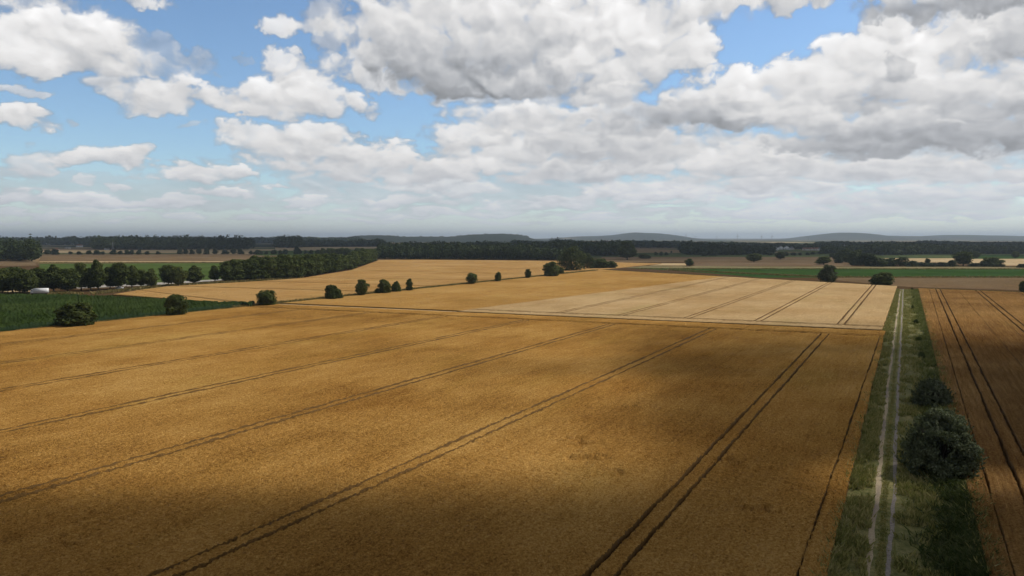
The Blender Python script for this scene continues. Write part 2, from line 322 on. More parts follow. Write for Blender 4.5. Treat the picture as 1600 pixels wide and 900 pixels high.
M_STRIPE = crop_mat('dull_crop', (.11, .10, .05), (.18, .155, .08), (.26, .22, .12), .5, .3, .4)

def ground_material():
    m, n, bs = mat('land'); p = pos(n)
    ln = n.new('ShaderNodeVectorMath', operation='LENGTH'); n.put(ln.inputs[0], p)
    far = n.mr(ln.outputs['Value'], 850, 1150)
    soil = n.ramp(n.noise(p, 1.7, 6, .7), [(.3, (.055, .032, .016)), (.7, (.11, .068, .034))])
    vor = n.new('ShaderNodeTexVoronoi', voronoi_dimensions='2D', distance='CHEBYCHEV')
    n.put(vor.inputs['Vector'], n.mapping(p, rot=(0, 0, R(17)), scale=(1 / 520, 1 / 330, 1))); vor.inputs['Scale'].default_value = 1
    sc = n.new('ShaderNodeSeparateColor'); n.put(sc.inputs[0], vor.outputs['Color'])
    c = n.ramp(sc.outputs[0], [(0, (.30, .20, .11)), (.14, (.05, .08, .03)), (.27, (.46, .35, .20)), (.42, (.07, .11, .035)), (.55, (.22, .15, .10)), (.68, (.04, .075, .025)), (.80, (.54, .43, .27)), (.92, (.12, .12, .055))], 'CONSTANT')
    c = n.mix(n.m('MULTIPLY', n.noise(n.mapping(p, rot=(0, 0, UA), scale=(1, .1, 1)), .05, 4, .6), .5), c, (.16, .13, .07, 1))
    wd = n.mr(n.noise(n.mapping(p, rot=(0, 0, R(10)), scale=(1, .9, 1)), .0016, 5, .62), .44, .50)
    c = n.mix(n.m('MULTIPLY', wd, n.mr(ln.outputs['Value'], 1800, 2600)), c, (.020, .032, .014, 1))
    n.put(bs.inputs['Base Color'], n.mix(far, soil, c)); bs.inputs['Specular IOR Level'].default_value = 0.0; bs.inputs['Roughness'].default_value = .95
    return m
M_LAND = ground_material()

def leaf_mat(name, c1, c2, c3, trans=.25, patch=.35):
    m, n, bs = mat(name)
    g = n.new('ShaderNodeNewGeometry'); oi = n.new('ShaderNodeObjectInfo')
    f = n.m('MULTIPLY_ADD', n.m('SUBTRACT', g.outputs['Random Per Island'], .5), .75, .5)
    f = n.m('MULTIPLY_ADD', n.m('SUBTRACT', oi.outputs['Random'], .5), .5, f)
    f = n.m('MULTIPLY_ADD', n.m('SUBTRACT', n.noise(g.outputs['Position'], patch, 3, .6), .5), 1.5, f, clamp=True)
    c = n.ramp(f, [(0.05, c1), (.5, c2), (.95, c3)])
    n.put(bs.inputs['Base Color'], c); bs.inputs['Roughness'].default_value = .7; bs.inputs['Specular IOR Level'].default_value = .06
    tr = n.new('ShaderNodeBsdfTranslucent'); n.put(tr.inputs[0], n.mix(.5, c, (.10, .14, .02, 1)))
    ms = n.new('ShaderNodeMixShader'); ms.inputs[0].default_value = trans
    n.l.new(bs.outputs[0], ms.inputs[1]); n.l.new(tr.outputs[0], ms.inputs[2])
    n.l.new(ms.outputs[0], n.n['Material Output'].inputs[0])
    return m
M_LEAF = leaf_mat('dark_green_leaves', (.032, .044, .012), (.068, .086, .023), (.118, .138, .04))
M_LEAF_POPLAR = leaf_mat('avenue_leaves', (.036, .05, .014), (.076, .10, .028), (.125, .15, .048))
M_LEAF_GREY = leaf_mat('grey_green_leaves', (.04, .05, .028), (.075, .088, .05), (.13, .14, .085))
M_LEAF_SHRUB = leaf_mat('shrub_leaves', (.075, .09, .05), (.145, .165, .09), (.26, .27, .17))
M_LEAF_WILLOW = leaf_mat('willow_leaves', (.022, .034, .011), (.05, .068, .024), (.10, .12, .048))
M_LEAF_WOOD = leaf_mat('woodland_leaves', (.019, .029, .011), (.042, .06, .021), (.078, .097, .036), .15, .05)
M_GRASS = leaf_mat('verge_grass', (.13, .135, .038), (.29, .27, .09), (.48, .40, .17), .35)
M_WEED = leaf_mat('verge_weeds', (.09, .105, .032), (.19, .20, .065), (.34, .32, .13), .35)
M_DRYGRASS = leaf_mat('dry_grass', (.16, .13, .05), (.28, .22, .09), (.42, .33, .15), .3)
m, n, bs = mat('bark'); p = pos(n)
n.put(bs.inputs['Base Color'], n.ramp(n.noise(n.mapping(p, scale=(3, 3, .6)), 2.5, 5, .7), [(.3, (.035, .027, .02)), (.7, (.10, .08, .06))])); bs.inputs['Roughness'].default_value = .9
M_BARK = m
def plain(name, c, rough=.6, var=.12, scale=1.5, metal=0):
    m, n, bs = mat(name); p = pos(n)
    lo = tuple(x * (1 - var) for x in c); hi = tuple(min(1, x * (1 + var)) for x in c)
    n.put(bs.inputs['Base Color'], n.ramp(n.noise(p, scale, 5, .65), [(.3, lo), (.7, hi)])); bs.inputs['Roughness'].default_value = rough
    bs.inputs['Metallic'].default_value = metal
    return m
M_GRAVEL = None
m, n, bs = mat('track_gravel'); p = pos(n)
pu = n.mapping(p, rot=(0, 0, UA))
c = n.ramp(n.noise(p, 5.0, 6, .75), [(.25, (.22, .165, .105)), (.5, (.38, .30, .195)), (.8, (.52, .43, .30))])
c = n.mix(n.mr(n.noise(n.mapping(pu, scale=(1, .15, 1)), .45, 4, .6), .45, .65, 0, .75), c, (.17, .14, .13, 1))
n.put(bs.inputs['Base Color'], c); bs.inputs['Roughness'].default_value = .9
bp = n.new('ShaderNodeBump'); bp.inputs['Strength'].default_value = .5; bp.inputs['Distance'].default_value = .05
n.put(bp.inputs['Height'], n.noise(p, 12, 4, .7)); n.put(bs.inputs['Normal'], bp.outputs[0]); M_GRAVEL = m
M_GRAVEL_GREY = plain('grey_gravel', (.235, .20, .175), .9, .4, 3)
m, n, bs = mat('verge_soil'); p = pos(n)
n.put(bs.inputs['Base Color'], n.ramp(n.m('ADD', n.m('MULTIPLY', n.noise(p, 1.6, 6, .75), .6), n.m('MULTIPLY', n.noise(n.mapping(p, rot=(0, 0, UA), scale=(1, .4, 1)), .35, 4, .6), .4)), [(.34, (.05, .055, .018)), (.48, (.13, .13, .042)), (.6, (.24, .20, .085)), (.7, (.33, .27, .13))])); bs.inputs['Roughness'].default_value = .95
M_VERGE = m
M_WHITE = plain('white_paint', (.78, .79, .80), .45, .05, 3)
M_WALL = plain('white_render', (.66, .64, .60), .8, .1, .2)
M_ROOF_RED = plain('red_tiles', (.17, .075, .05), .8, .25, .4)
M_ROOF_GREY = plain('grey_roof', (.10, .10, .11), .7, .2, .4)
M_GLASS = plain('dark_glass', (.02, .025, .03), .15, .1, 1)
M_TYRE = plain('tyre_rubber', (.02, .02, .02), .8, .2, 4)
M_TURB = plain('turbine_backlit_grey', (.20, .21, .23), .5, .03, .1)  # pale turbines coloured darker grey, backlit shade put into the base colour
M_STEEL = plain('galvanised_steel', (.30, .31, .32), .5, .1, .5)
M_ROAD = plain('pale_road', (.34, .31, .27), .9, .15, .4)
M_HILL = None
m, n, bs = mat('hill_land'); p = pos(n)
vor = n.new('ShaderNodeTexVoronoi', voronoi_dimensions='2D', distance='CHEBYCHEV')
n.put(vor.inputs['Vector'], n.mapping(p, rot=(0, 0, R(25)), scale=(1 / 600, 1 / 380, 1))); vor.inputs['Scale'].default_value = 1
sc_ = n.new('ShaderNodeSeparateColor'); n.put(sc_.inputs[0], vor.outputs['Color'])
c = n.ramp(sc_.outputs[0], [(0, (.014, .024, .014)), (.45, (.04, .055, .025)), (.66, (.02, .034, .016)), (.84, (.22, .17, .10)), (.92, (.035, .05, .022))], 'CONSTANT')
wd = n.mr(n.noise(n.mapping(p, scale=(1, .8, 1)), .0022, 5, .6), .38, .47)
c = n.mix(wd, c, n.ramp(n.noise(p, .03, 5, .7), [(.3, (.008, .014, .009)), (.7, (.024, .034, .018))]))
n.put(bs.inputs['Base Color'], c); bs.inputs['Roughness'].default_value = .95; M_HILL = m

M_STALK = plain('wheat_stalks', (.14, .075, .022), .9, .4, 4)
M_STALK_GREEN = plain('maize_stalks', (.016, .032, .010), .9, .4, 4)
# ------------------------------------------------------------------ terrain sheet
g = 42000.0
gr = [-g, -9000, -3000, -900, -200, 0, 200, 500, 1000, 2000, 4000, 9000, g]
xs, ys = np.meshgrid(gr, gr, indexing='ij')
V = np.stack([xs.ravel(), ys.ravel(), np.zeros(xs.size)], 1); k = len(gr)
q = [[i * k + j, (i + 1) * k + j, (i + 1) * k + j + 1, i * k + j + 1] for i in range(k - 1) for j in range(k - 1)]
tag(link('ground', mesh_np('ground', V, q, M_LAND)), 'flat farmland reaching to the horizon', 'ground', kind='structure')

# ------------------------------------------------------------------ fields
def smooth_noise(x, y, s, seed):
    """value noise with cell size s"""
    r = np.random.default_rng(seed); T = r.random((256, 256))
    X, Y = x / s, y / s; xi, yi = np.floor(X).astype(int), np.floor(Y).astype(int); fx, fy = X - xi, Y - yi
    fx, fy = fx * fx * (3 - 2 * fx), fy * fy * (3 - 2 * fy)
    a = lambda i, j: T[(xi + i) % 256, (yi + j) % 256]
    return (a(0, 0) * (1 - fx) + a(1, 0) * fx) * (1 - fy) + (a(0, 1) * (1 - fx) + a(1, 1) * fx) * fy
DIPS = []       # beaten-down spots: x, y, radius
for px, py, rr in ((1000, 632, 2.6), (902, 688, 2.2), (915, 712, 2.0), (955, 735, 1.6), (893, 715, 1.2), (1150, 720, 3.0), (1185, 790, 2.4), (110, 842, 1.8), (1130, 575, 2.0), (1080, 600, 1.2), (750, 690, .9), (1235, 760, 1.6), (420, 545, 2), (1300, 590, 2)):
    q_ = P(px, py, .7); DIPS.append((q_[0], q_[1], rr))
def height(x, y, step, amp, seed):
    r = np.random.default_rng(seed + 91)
    h = (r.random(x.shape) - .5) * 2 * amp * .85
    h += (smooth_noise(x, y, max(.7, step * 2), seed) - .5) * amp * 1.1 + (smooth_noise(x, y, 6, seed + 1) - .5) * amp * .9
    d = np.hypot(x, y)
    if d.min() < 330:
        for cx_, cy_, rr in DIPS:
            e = np.exp(-((x - cx_) ** 2 + (y - cy_) ** 2) / rr ** 2)
            h -= .75 * e * (smooth_noise(x, y, .9, 5) > .52)
    return h
MINTOP = .1
class Crop:
    def __init__(s, top, amp=.11): s.mb = MB(); s.top = top; s.amp = amp; s.k = 0; s.stem = []
    def patch(s, NL, NR, FL, FR, minstep=.21, maxstep=12.0, fact=1.0):
        NL, NR, FL, FR = (np.asarray(a, float) for a in (NL, NR, FL, FR)); s.k += 1
        L = max(np.linalg.norm(FL - NL), np.linalg.norm(FR - NR)); Wd = max(np.linalg.norm(NR - NL), np.linalg.norm(FR - FL))
        ts = [0.0]; t = 0.0
        while t < 1:
            c = (NL * (1 - t) + FL * t + NR * (1 - t) + FR * t) / 2
            near = min(np.hypot(*c), np.hypot(*(NL * (1 - t) + FL * t)), np.hypot(*(NR * (1 - t) + FR * t)))
            st = min(max(minstep, near * near / 22000 * fact), maxstep); t += st / max(L, .01); ts.append(min(t, 1.0))
        if len(ts) > 2 and ts[-1] - ts[-2] < .3 * (ts[-2] - ts[-3]): ts.pop(-2)
        ts = np.array(ts)
        dmin = max(35, min(np.hypot(*a) for a in (NL, NR, FL, FR, (NL + FL) / 2, (NR + FR) / 2, (NL + NR) / 2, (FL + FR) / 2)))
        cs = max(minstep, dmin / 480 * fact); nc = max(2, int(math.ceil(Wd / cs)) + 1)
        ss = np.linspace(0, 1, nc)
        T, S = np.meshgrid(ts, ss, indexing='ij')
        XY = (NL * (1 - S)[..., None] + NR * S[..., None]) * (1 - T)[..., None] + (FL * (1 - S)[..., None] + FR * S[..., None]) * T[..., None]
        x, y = XY[..., 0], XY[..., 1]
        ra = np.random.default_rng(s.k * 13)
        # ragged edges along the wheel tracks
        if nc > 3:
            jit = (ra.random((len(ts), 2)) - .5) * .12 + np.stack([smooth_noise(x[:, c_], y[:, c_], 2.2, s.k + 60 + 5 * c_) + smooth_noise(x[:, c_], y[:, c_], 9, s.k + 2) - 1.0 for c_ in (0, -1)], 1) * .17
            dv = (NR - NL) / max(Wd, .01)
            x[:, 0] += jit[:, 0] * dv[0]; y[:, 0] += jit[:, 0] * dv[1]; x[:, -1] += jit[:, 1] * dv[0]; y[:, -1] += jit[:, 1] * dv[1]
        z = np.maximum(s.top + height(x, y, cs, s.amp, s.k) * (np.clip(110 / np.hypot(x, y), .4, 1) if s.amp < .3 else 1.0), MINTOP)
        nr = len(ts)
        V = np.stack([x, y, z], -1).reshape(-1, 3)
        I = np.arange(nr * nc).reshape(nr, nc)
        q = np.stack([I[:-1, :-1], I[:-1, 1:], I[1:, 1:], I[1:, :-1]], -1).reshape(-1, 4)
        # skirts down to the soil
        ring = np.concatenate([I[0, :-1], I[:-1, -1], I[-1, :0:-1], I[:0:-1, 0]])
        B = V[ring].copy(); B[:, 2] = .003
        nb = len(V); m_ = len(ring); j = np.arange(m_)
        qs = np.stack([ring[j], nb + j, nb + (j + 1) % m_, ring[(j + 1) % m_]], -1)
        s.mb.add(np.concatenate([V, B]), q=np.concatenate([q, qs])); s.stem.append(np.concatenate([np.zeros(len(q), np.int32), np.ones(len(qs), np.int32)]))
    def done(s, name, mat, label):
        me = s.mb.build(name, mat); me.materials.append(M_STALK_GREEN if 'maize' in name else M_STALK)
        me.polygons.foreach_set('material_index', np.concatenate(s.stem)); me.update()
        return tag(link(name, me), label, 'crop', kind='stuff')

# --- F1: the near field, left of the track
def vmean(pts, z=.75): return float(np.mean([UV(P(*p, z))[1] for p in pts]))
trA = vmean([(1279, 529), (945, 900)]); trB = vmean([(1102, 519), (252, 897)]); trC = vmean([(950, 509), (0, 774)])
trD = vmean([(800, 505), (0, 671)]); trE = vmean([(695, 494), (0, 607)]); trS = vmean([(1368, 545), (1246, 895)])
sp_ = trE - trD
b0, b1 = UV(P(480, 478, .4)), UV(P(1386, 518, .4))           # far boundary of the near field
def ubound(v): return b0[0] + (b1[0] - b0[0]) * (v - b0[1]) / (b1[1] - b0[1])
BUSH_V = float(np.mean([UV(P(120, 509))[1], UV(P(862, 431))[1], UV(P(416, 477))[1]]))
VL = BUSH_V + 1.2
print('lines v', trA, trB, trC, trD, trE, trS, 'bound', b0, b1, 'bush v', BUSH_V)
WH = 1.0; RUT = .28                                           # half track gauge, half rut width
lines = [trE + sp_ * 2, trE + sp_, trE, trD, trC, trB, trA]
lines = [l for l in lines if l > VL + 8]
# left verge edge of the track: polyline in u
track_px = [(1300, 905), (1352, 690), (1374, 600), (1384, 519)]
vx = np.array([UV(P(*p)) for p in track_px]); print('verge L', vx)
VR = -6.4
edges = [(VL, None)]
ruts = []
for l in lines: ruts += [(l - WH, RUT if l > -60 else .40), (l + WH, RUT if l > -60 else .40)] if l < -30 else [(l - WH, .23), (l + WH, .23)]
ruts.append((trS, .10))
HL = 13.5                                                     # headland width
def near_u(v): return max(22.0, -10.0 - v * 0.32)             # a little outside the frame
f1 = Crop(.66, .14)
prev = VL
for (rv, rw) in sorted(ruts) + [(VR, 0)]:
    a, b = prev, rv - rw
    fa, fb_ = ubound(a) - HL - 1.3, ubound(b) - HL - 1.3
    bn = -5.0 if rv == VR else b                              # the field edge runs a little askew
    f1.patch(W(near_u(a), a), W(near_u(bn), bn), W(fa, a), W(fb_, b))
    prev = rv + rw
def across(h0, h1, crop, ub, va, vb, n=6, minstep=.3):
    """strip parallel to the boundary, between h0 and h1 metres before it"""
    vv = np.linspace(va, vb, n + 1)
    for a, b in zip(vv[:-1], vv[1:]):
        crop.patch(W(ub(a) - h0, a), W(ub(b) - h0, b), W(ub(a) - h1, a), W(ub(b) - h1, b), minstep)
across(HL + .82, HL - .82, f1, ubound, VL, VR)
across(HL - 1.3, .5, f1, ubound, VL, VR)
f1.done('wheat_field', M_WHEAT, 'large golden wheat field in the foreground, crossed by pairs of tractor tracks')

# --- F2: the paler field behind it, two crops
far0, far1 = UV(P(940, 421.5, .7)), UV(P(1392, 446.5, .7))
def ufar(v): return far0[0] + (far1[0] - far0[0]) * (v - far0[1]) / (far1[1] - far0[1])
sA, sB = UV(P(745, 481, .7)), UV(P(1140, 430, .7))
print('F2', far0, far1, sA, sB)
t2 = [vmean(p) for p in ([(962, 491), (1175, 440)], [(1077, 495), (1200, 452)], [(1186, 500), (1293, 443)], [(1316, 512), (1360, 447)])]
t2 = [2 * t2[0] - t2[1]] + t2
print('t2', t2)
VR2 = -7.4
f2 = Crop(.70, .10)
H2 = 9.0
def ub2(v): return ubound(v) + 1.0
vsplit_n = sA[1]; vsplit_f = sB[1]
# (left) tan crop: from bush line to the skew line
fa = Crop(.66, .10)
fa.patch(W(ub2(VL) + 3, VL), W(ub2(vsplit_n) + 3, vsplit_n), W(ufar(VL), VL), W(ufar(vsplit_f), vsplit_f), .5, 8)
fa.done('tan_wheat_field', M_WHEAT_TAN, 'wedge of darker tan wheat beside the row of bushes')
prevn, prevf = vsplit_n + .6, vsplit_f + .6
for l in t2:
    for s_ in (-WH, WH):
        c_ = l + s_; wdt = .28
        if c_ - wdt < prevf or c_ - wdt < prevn: continue
        f2.patch(W(ub2(prevn) + H2 + 1.3, prevn), W(ub2(c_ - wdt) + H2 + 1.3, c_ - wdt), W(ufar(prevf), prevf), W(ufar(c_ - wdt), c_ - wdt), .4, 8)
        prevn = prevf = c_ + wdt
f2.patch(W(ub2(prevn) + H2 + 1.3, prevn), W(ub2(VR2) + H2 + 1.3, VR2), W(ufar(prevf), prevf), W(ufar(VR2), VR2), .4, 8)
across(-H2 - .8, -H2 + .8, f2, lambda v: ub2(v), VR2, vsplit_n + .6, 5, .4) if False else None
for a, b in zip(np.linspace(vsplit_n + .6, VR2, 7)[:-1], np.linspace(vsplit_n + .6, VR2, 7)[1:]):
    f2.patch(W(ub2(a) + H2 - .8, a), W(ub2(b) + H2 - .8, b), W(ub2(a) + H2 + .8, a), W(ub2(b) + H2 + .8, b), .4)
    f2.patch(W(ub2(a) + .2, a), W(ub2(b) + .2, b), W(ub2(a) + H2 - 1.3, a), W(ub2(b) + H2 - 1.3, b), .4)
f2.done('pale_wheat_field', M_WHEAT_PALE, 'pale sandy wheat field in full sun beyond the golden one')
# strip of short straw between the two
fb = Crop(.35, .06)
vv = np.linspace(VL, vsplit_n, 4)
for a, b in zip(vv[:-1], vv[1:]): fb.patch(W(ub2(a) + .2, a), W(ub2(b) + .2, b), W(ub2(a) + 2.6, a), W(ub2(b) + 2.6, b), .4)
fb.done('straw_strip', M_STRAW, 'narrow pale straw strip along the edge of the tan wheat')

# --- F3: field right of the track
trR1 = vmean([(1462, 454), (1487, 508), (1534, 563)]); trR2 = vmean([(1530, 459), (1600, 508)])
print('F3', trR1, trR2, UV(P(1434, 450.5, .7)), UV(P(1600, 457, .7)), UV(P(1552, 900)), UV(P(1480, 600)))
e0, e1 = UV(P(1434, 450.5, .7)), UV(P(1640, 458.5, .7))
def ufar3(v): return e0[0] + (e1[0] - e0[0]) * (v - e0[1]) / (e1[1] - e0[1])
f3 = Crop(.76, .12)
VR3 = 6.7
prev = VR3
step3 = trR2 - trR1
thin = [(trR1 - 4.0, .07), (trR1 + 9, .06), (trR1 + 15, .05)]
for rv, rw in sorted([(trR1 - WH, .21), (trR1 + WH, .21), (trR2 - WH, .26), (trR2 + WH, .26), (trR2 + step3 - WH, .26), (trR2 + step3 + WH, .26), (trR2 + 2 * step3, .26), (trR2 + 3.5 * step3, .26), (trR2 + 5 * step3, .26)] + thin) + [(trR2 + 8 * step3, 0)]:
    a, b = prev, rv - rw
    nu = lambda v: max(22.0, v * 4.2 - 40)
    af = 2.9 if a == VR3 else a
    f3.patch(W(nu(a), a), W(nu(b), b), W(ufar3(af), af), W(ufar3(b), b))
    prev = rv + rw
f3.done('brown_wheat_field', M_WHEAT_RIGHT, 'brownish wheat field to the right of the farm track')

# --- maize field at left
mz = Crop(1.7, .55)
mzF = [P(-330, 459.5, 1.7), P(120, 459.5, 1.7), P(260, 466.5, 1.7), P(392, 474.5, 1.7)]
mzN = [W(UV(P(-330, 565, 1.0))[0], BUSH_V - 3), W(UV(P(120, 505))[0], BUSH_V - 3), W(UV(P(270, 491))[0], BUSH_V - 3), W(UV(P(398, 478))[0], BUSH_V - 3)]
for i in range(3): mz.patch(mzN[i], mzN[i + 1], mzF[i], mzF[i + 1], .55, 6)
mz.done('maize_field', M_MAIZE, 'dark green maize field on the left below the avenue trees')

# --- F4: field between the avenue and the bushes
f4 = Crop(.62, .09)
L4 = [P(*p, .6) for p in ((150, 459), (262, 447), (400, 439.5), (470, 434.5), (548, 422), (572, 413.5), (592, 406.2))]
vb = BUSH_V - 1.4
R4 = [P(392, 476, .6)] + [W(u, vb) for u in (290, 340, 410, 490, 570, 760)]
L4[0] = P(175, 460, .6); R4[0] = P(300, 469, .6); L4.insert(1, P(215, 453.5, .6)); R4.insert(1, P(394, 476, .6))
L4.append(P(650, 405.6, .6)); R4.append(P(868, 407.5, .6))
for i in range(len(L4) - 1):
    f4.patch(L4[i], R4[i], L4[i + 1], R4[i + 1], 1.0, 10, 1.6)
f4.done('far_wheat_field', M_WHEAT_FAR, 'tan wheat field between the avenue of trees and the row of bushes')

# --- flat sheets: px outline, height, material
LV = [0.010]
def sheet(name, pts, mat_, label, cat='field', kind='structure', z=None, top=0.0):
    LV[0] += .004
    zz = LV[0] if z is None else z
    pp = [P(*p, 0) for p in pts]
    V = np.array([[a[0], a[1], zz + top] for a in pp]); n_ = len(V)
    me = bpy.data.meshes.new(name)
    me.from_pydata(V.tolist(), [], [list(range(n_))]); me.update()
    if me.polygons[0].normal.z < 0: me.flip_normals()
    return tag(link(name, me, mat_), label, cat, kind=kind)
sheet('brown_field', [(1300, 437), (1300, 433), (1850, 431), (1850, 462), (1600, 453.5), (1440, 449), (1400, 447)], M_STUBBLE, 'brown stubble field beyond the end of the track')
sheet('green_field', [(980, 418.6), (1250, 420.3), (1850, 421), (1850, 433.5), (1600, 434), (1300, 433.5), (1190, 434), (1110, 427), (1040, 421.8)], M_GREENFIELD, 'bright green crop field at right beyond the wheat')
sheet('dull_field', [(950, 418.3), (950, 415), (1250, 416.5), (1850, 417.4), (1850, 420.6), (1250, 420)], M_STRIPE, 'dull olive strip behind the green field')
sheet('straw_field', [(960, 414.6), (960, 411.2), (1072, 411.4), (1072, 414.8)], M_STRAW, 'pale straw strip left of the lone small tree')
sheet('ploughed_field', [(1085, 415.4), (1085, 409.6), (1330, 409.8), (1330, 416)], M_BROWN, 'brown ploughed field behind the green crop')
sheet('stubble_field', [(930, 410.6), (930, 406.6), (1180, 406.8), (1330, 407.2), (1330, 409.2), (1085, 409)], M_STUBBLE, 'brown stubble strip near the big dark tree')
sheet('tan_field', [(940, 405.6), (940, 401.5), (1300, 401.5), (1330, 406.4)], M_BROWN, 'dull brown field in cloud shade at right')
sheet('yellow_field', [(1370, 409.5), (1370, 403.5), (1500, 403.5), (1500, 410)], M_STRAW, 'pale yellow field behind the dark hedge')
sheet('meadow_field', [(1515, 404), (1515, 398.5), (1800, 398.5), (1800, 403.5)], M_GREENFIELD, 'light green field at far right behind the trees')
sheet('orange_field', [(1515, 415), (1515, 404.6), (1800, 404.2), (1800, 415)], M_STRAW, 'tan field at far right behind the rounded bush')
sheet('red_field', [(-150, 417.8), (-150, 408.2), (52, 408.2), (58, 415)], M_STUBBLE, 'reddish brown field below the wooded hill at left')
sheet('left_brown_field', [(60, 408), (66, 397.5), (430, 397), (445, 405.5), (380, 407.5)], M_STUBBLE, 'long brown field beyond the avenue at left')
sheet('left_pale_strip', [(60, 411), (62, 408.6), (380, 408.2), (380, 410.2)], M_STRAW, 'thin pale strip along the long brown field')
sheet('left_meadow', [(60, 447), (62, 412), (380, 411), (420, 420), (380, 435), (230, 447)], M_MEADOW, 'green meadow seen between the avenue trees')
sheet('left_straw_field', [(-200, 456.5), (-200, 446), (60, 446), (60, 456.5)], M_STRAW, 'strip of pale crop glimpsed beneath the leftmost trees')
sheet('avenue_road', [(120, 451), (120, 446), (250, 441.5), (350, 436), (350, 438), (255, 445)], M_ROAD, 'pale road running below the avenue trees', 'road')
sheet('far_green', [(400, 399), (400, 392), (560, 391), (520, 400)], M_MEADOW, 'green field behind the far end of the avenue')
sheet('far_straw', [(60, 395.6), (70, 391.8), (400, 391.6), (400, 395.4)], M_STRAW, 'thin pale field line before the dark forest at left')
sheet('green_corner', [(875, 430), (880, 423.5), (935, 419.6), (960, 419.6), (925, 423.5)], M_GREENFIELD, 'small bright grass corner beside the willows')
sheet('far_pale_a', [(430, 389.6), (430, 386.4), (598, 385.6), (598, 388.4)], M_STRAW, 'thin pale field before the distant woods')

# ------------------------------------------------------------------ farm track and verges
def ribbon(name, us, vl, vr, z, mat_, label, cat, kind='structure'):
    V = []; 
    for u, a, b in zip(us, vl, vr):
        for v in (a, b): w = W(u, v); V.append([w[0], w[1], z])
    q = [[2 * i, 2 * i + 1, 2 * i + 3, 2 * i + 2] for i in range(len(us) - 1)]
    return tag(link(name, mesh_np(name, V, q, mat_)), label, cat, kind=kind)
us = np.arange(15, 452, 1.5)
lr = np.array([UV(P(*p)) for p in ((1358, 905), (1372, 750), (1388, 600), (1398.5, 520), (1407, 452))]); rr = np.array([UV(P(*p)) for p in ((1391, 905), (1397, 750), (1404, 600), (1408.5, 520), (1411.5, 452))])
print('ruts', lr, rr)
lc = np.interp(us, lr[:, 0], lr[:, 1]); rc = np.interp(us, rr[:, 0], rr[:, 1])
ribbon('verge', us, np.full(len(us), -7.7), np.full(len(us), 6.9), .006, M_VERGE, 'grassy verges either side of the farm track', 'verge')
us = np.arange(15, 452, .6); lc = np.interp(us, lr[:, 0], lr[:, 1]) + (smooth_noise(us, us * 0 + 1.5, 14, 31) - .5) * .3; rc = np.interp(us, rr[:, 0], rr[:, 1]) + (smooth_noise(us, us * 0 + 2.5, 14, 31) - .5) * .3
j = lambda s_: (smooth_noise(us, us * 0 + s_ * 3.7, 1.3, 3) - .5) * .20 + (smooth_noise(us, us * 0 + s_ * 5.1, 6, 4) - .5) * .22
ribbon('path', us, lc - .23 + j(1), lc + .23 + j(2), .014, M_GRAVEL, 'pale dirt wheel rut, the left of the farm track', 'path')
ribbon('path', us, rc - .20 + j(3), rc + .20 + j(4), .018, M_GRAVEL_GREY, 'greyish dirt wheel rut, the right of the farm track', 'path')

def blades(npt, us_, vs_, hmin, hmax, wid, lean=.45, per=4, seed=1, spread=.22):
    r = np.random.default_rng(seed); n_ = len(us_)
    base = np.outer(us_, UD) + np.outer(vs_, VD)
    base = np.repeat(base, per, 0) + r.normal(0, spread, (n_ * per, 2))
    k_ = len(base); h = r.uniform(hmin, hmax, k_) * np.repeat(r.uniform(.6, 1.2, n_), per); a = r.uniform(0, 2 * math.pi, k_); l = r.normal(0, lean, (k_, 2)) * h[:, None]
    w = wid * r.uniform(.6, 1.4, k_)
    d = np.stack([np.cos(a), np.sin(a)], 1) * w[:, None]
    V = np.zeros((k_, 4, 3)); V[:, 0, :2] = base - d; V[:, 1, :2] = base + d; V[:, 2, :2] = base + l * .5 + d * .8; V[:, 3, :2] = base + l
    V[:, 2, 2] = h * .6; V[:, 3, 2] = h
    V[:, 0, 2] = V[:, 1, 2] = .0
    I = np.arange(k_ * 4).reshape(k_, 4)
    return V.reshape(-1, 3), I
def sample_u(n_, r, u0=18, u1=448):
    # denser near the viewer
    x = r.random(n_); return (u0 ** -.2 + x * (u1 ** -.2 - u0 ** -.2)) ** -5
r = np.random.default_rng(5)
mb = MB()
u_ = sample_u(30000, r); v_ = r.uniform(-7.9, 0, 30000); v_ = np.where(r.random(30000) < .5, np.interp(u_, lr[:, 0], lr[:, 1]) - .5 - 2.6 * r.random(30000), np.interp(u_, rr[:, 0], rr[:, 1]) + .45 + r.random(30000) ** 1.3 * 4)
ok = smooth_noise(u_, v_ * 1.6, 3.0, 12) + .5 * smooth_noise(u_, v_, .9, 14) > .62; u_, v_ = u_[ok], v_[ok]
V_, I_ = blades(0, u_, v_, .2, .8, .08, seed=2); mb.add(V_, q=I_)
u_ = sample_u(6000, r); mid_ = (np.interp(u_, lr[:, 0], lr[:, 1]) + np.interp(u_, rr[:, 0], rr[:, 1])) / 2
V_, I_ = blades(0, u_, mid_ + r.normal(0, .15, 6000), .05, .18, .05, seed=3, spread=.12); mb.add(V_, q=I_)
for side in (0, 1):     # rank grass spilling over the crop edges
    u_ = sample_u(5000, r); v_ = (np.interp(u_, [60, 240], [-5.0, -6.4]) if side == 0 else np.interp(u_, [60, 160, 450], [6.6, 6.3, 2.9])) + r.normal(0, .35, 5000)
    ok = smooth_noise(u_, v_, 4, 50 + side) > .42; V_, I_ = blades(0, u_[ok], v_[ok], .5, 1.05, .09, seed=20 + side, spread=.3); mb.add(V_, q=I_)
tag(link('grass', mb.build('grass', M_GRASS)), 'rough green and yellow grass along the farm track', 'grass', kind='stuff')
mb = MB()
u_ = sample_u(26000, r); v_ = np.interp(u_, [60, 160, 450], [6.7, 6.4, 2.8]) - np.abs(r.normal(0, 1.7, 26000)); ok = smooth_noise(u_, v_, 2.2, 8) > .42
u_, v_ = u_[ok], v_[ok]
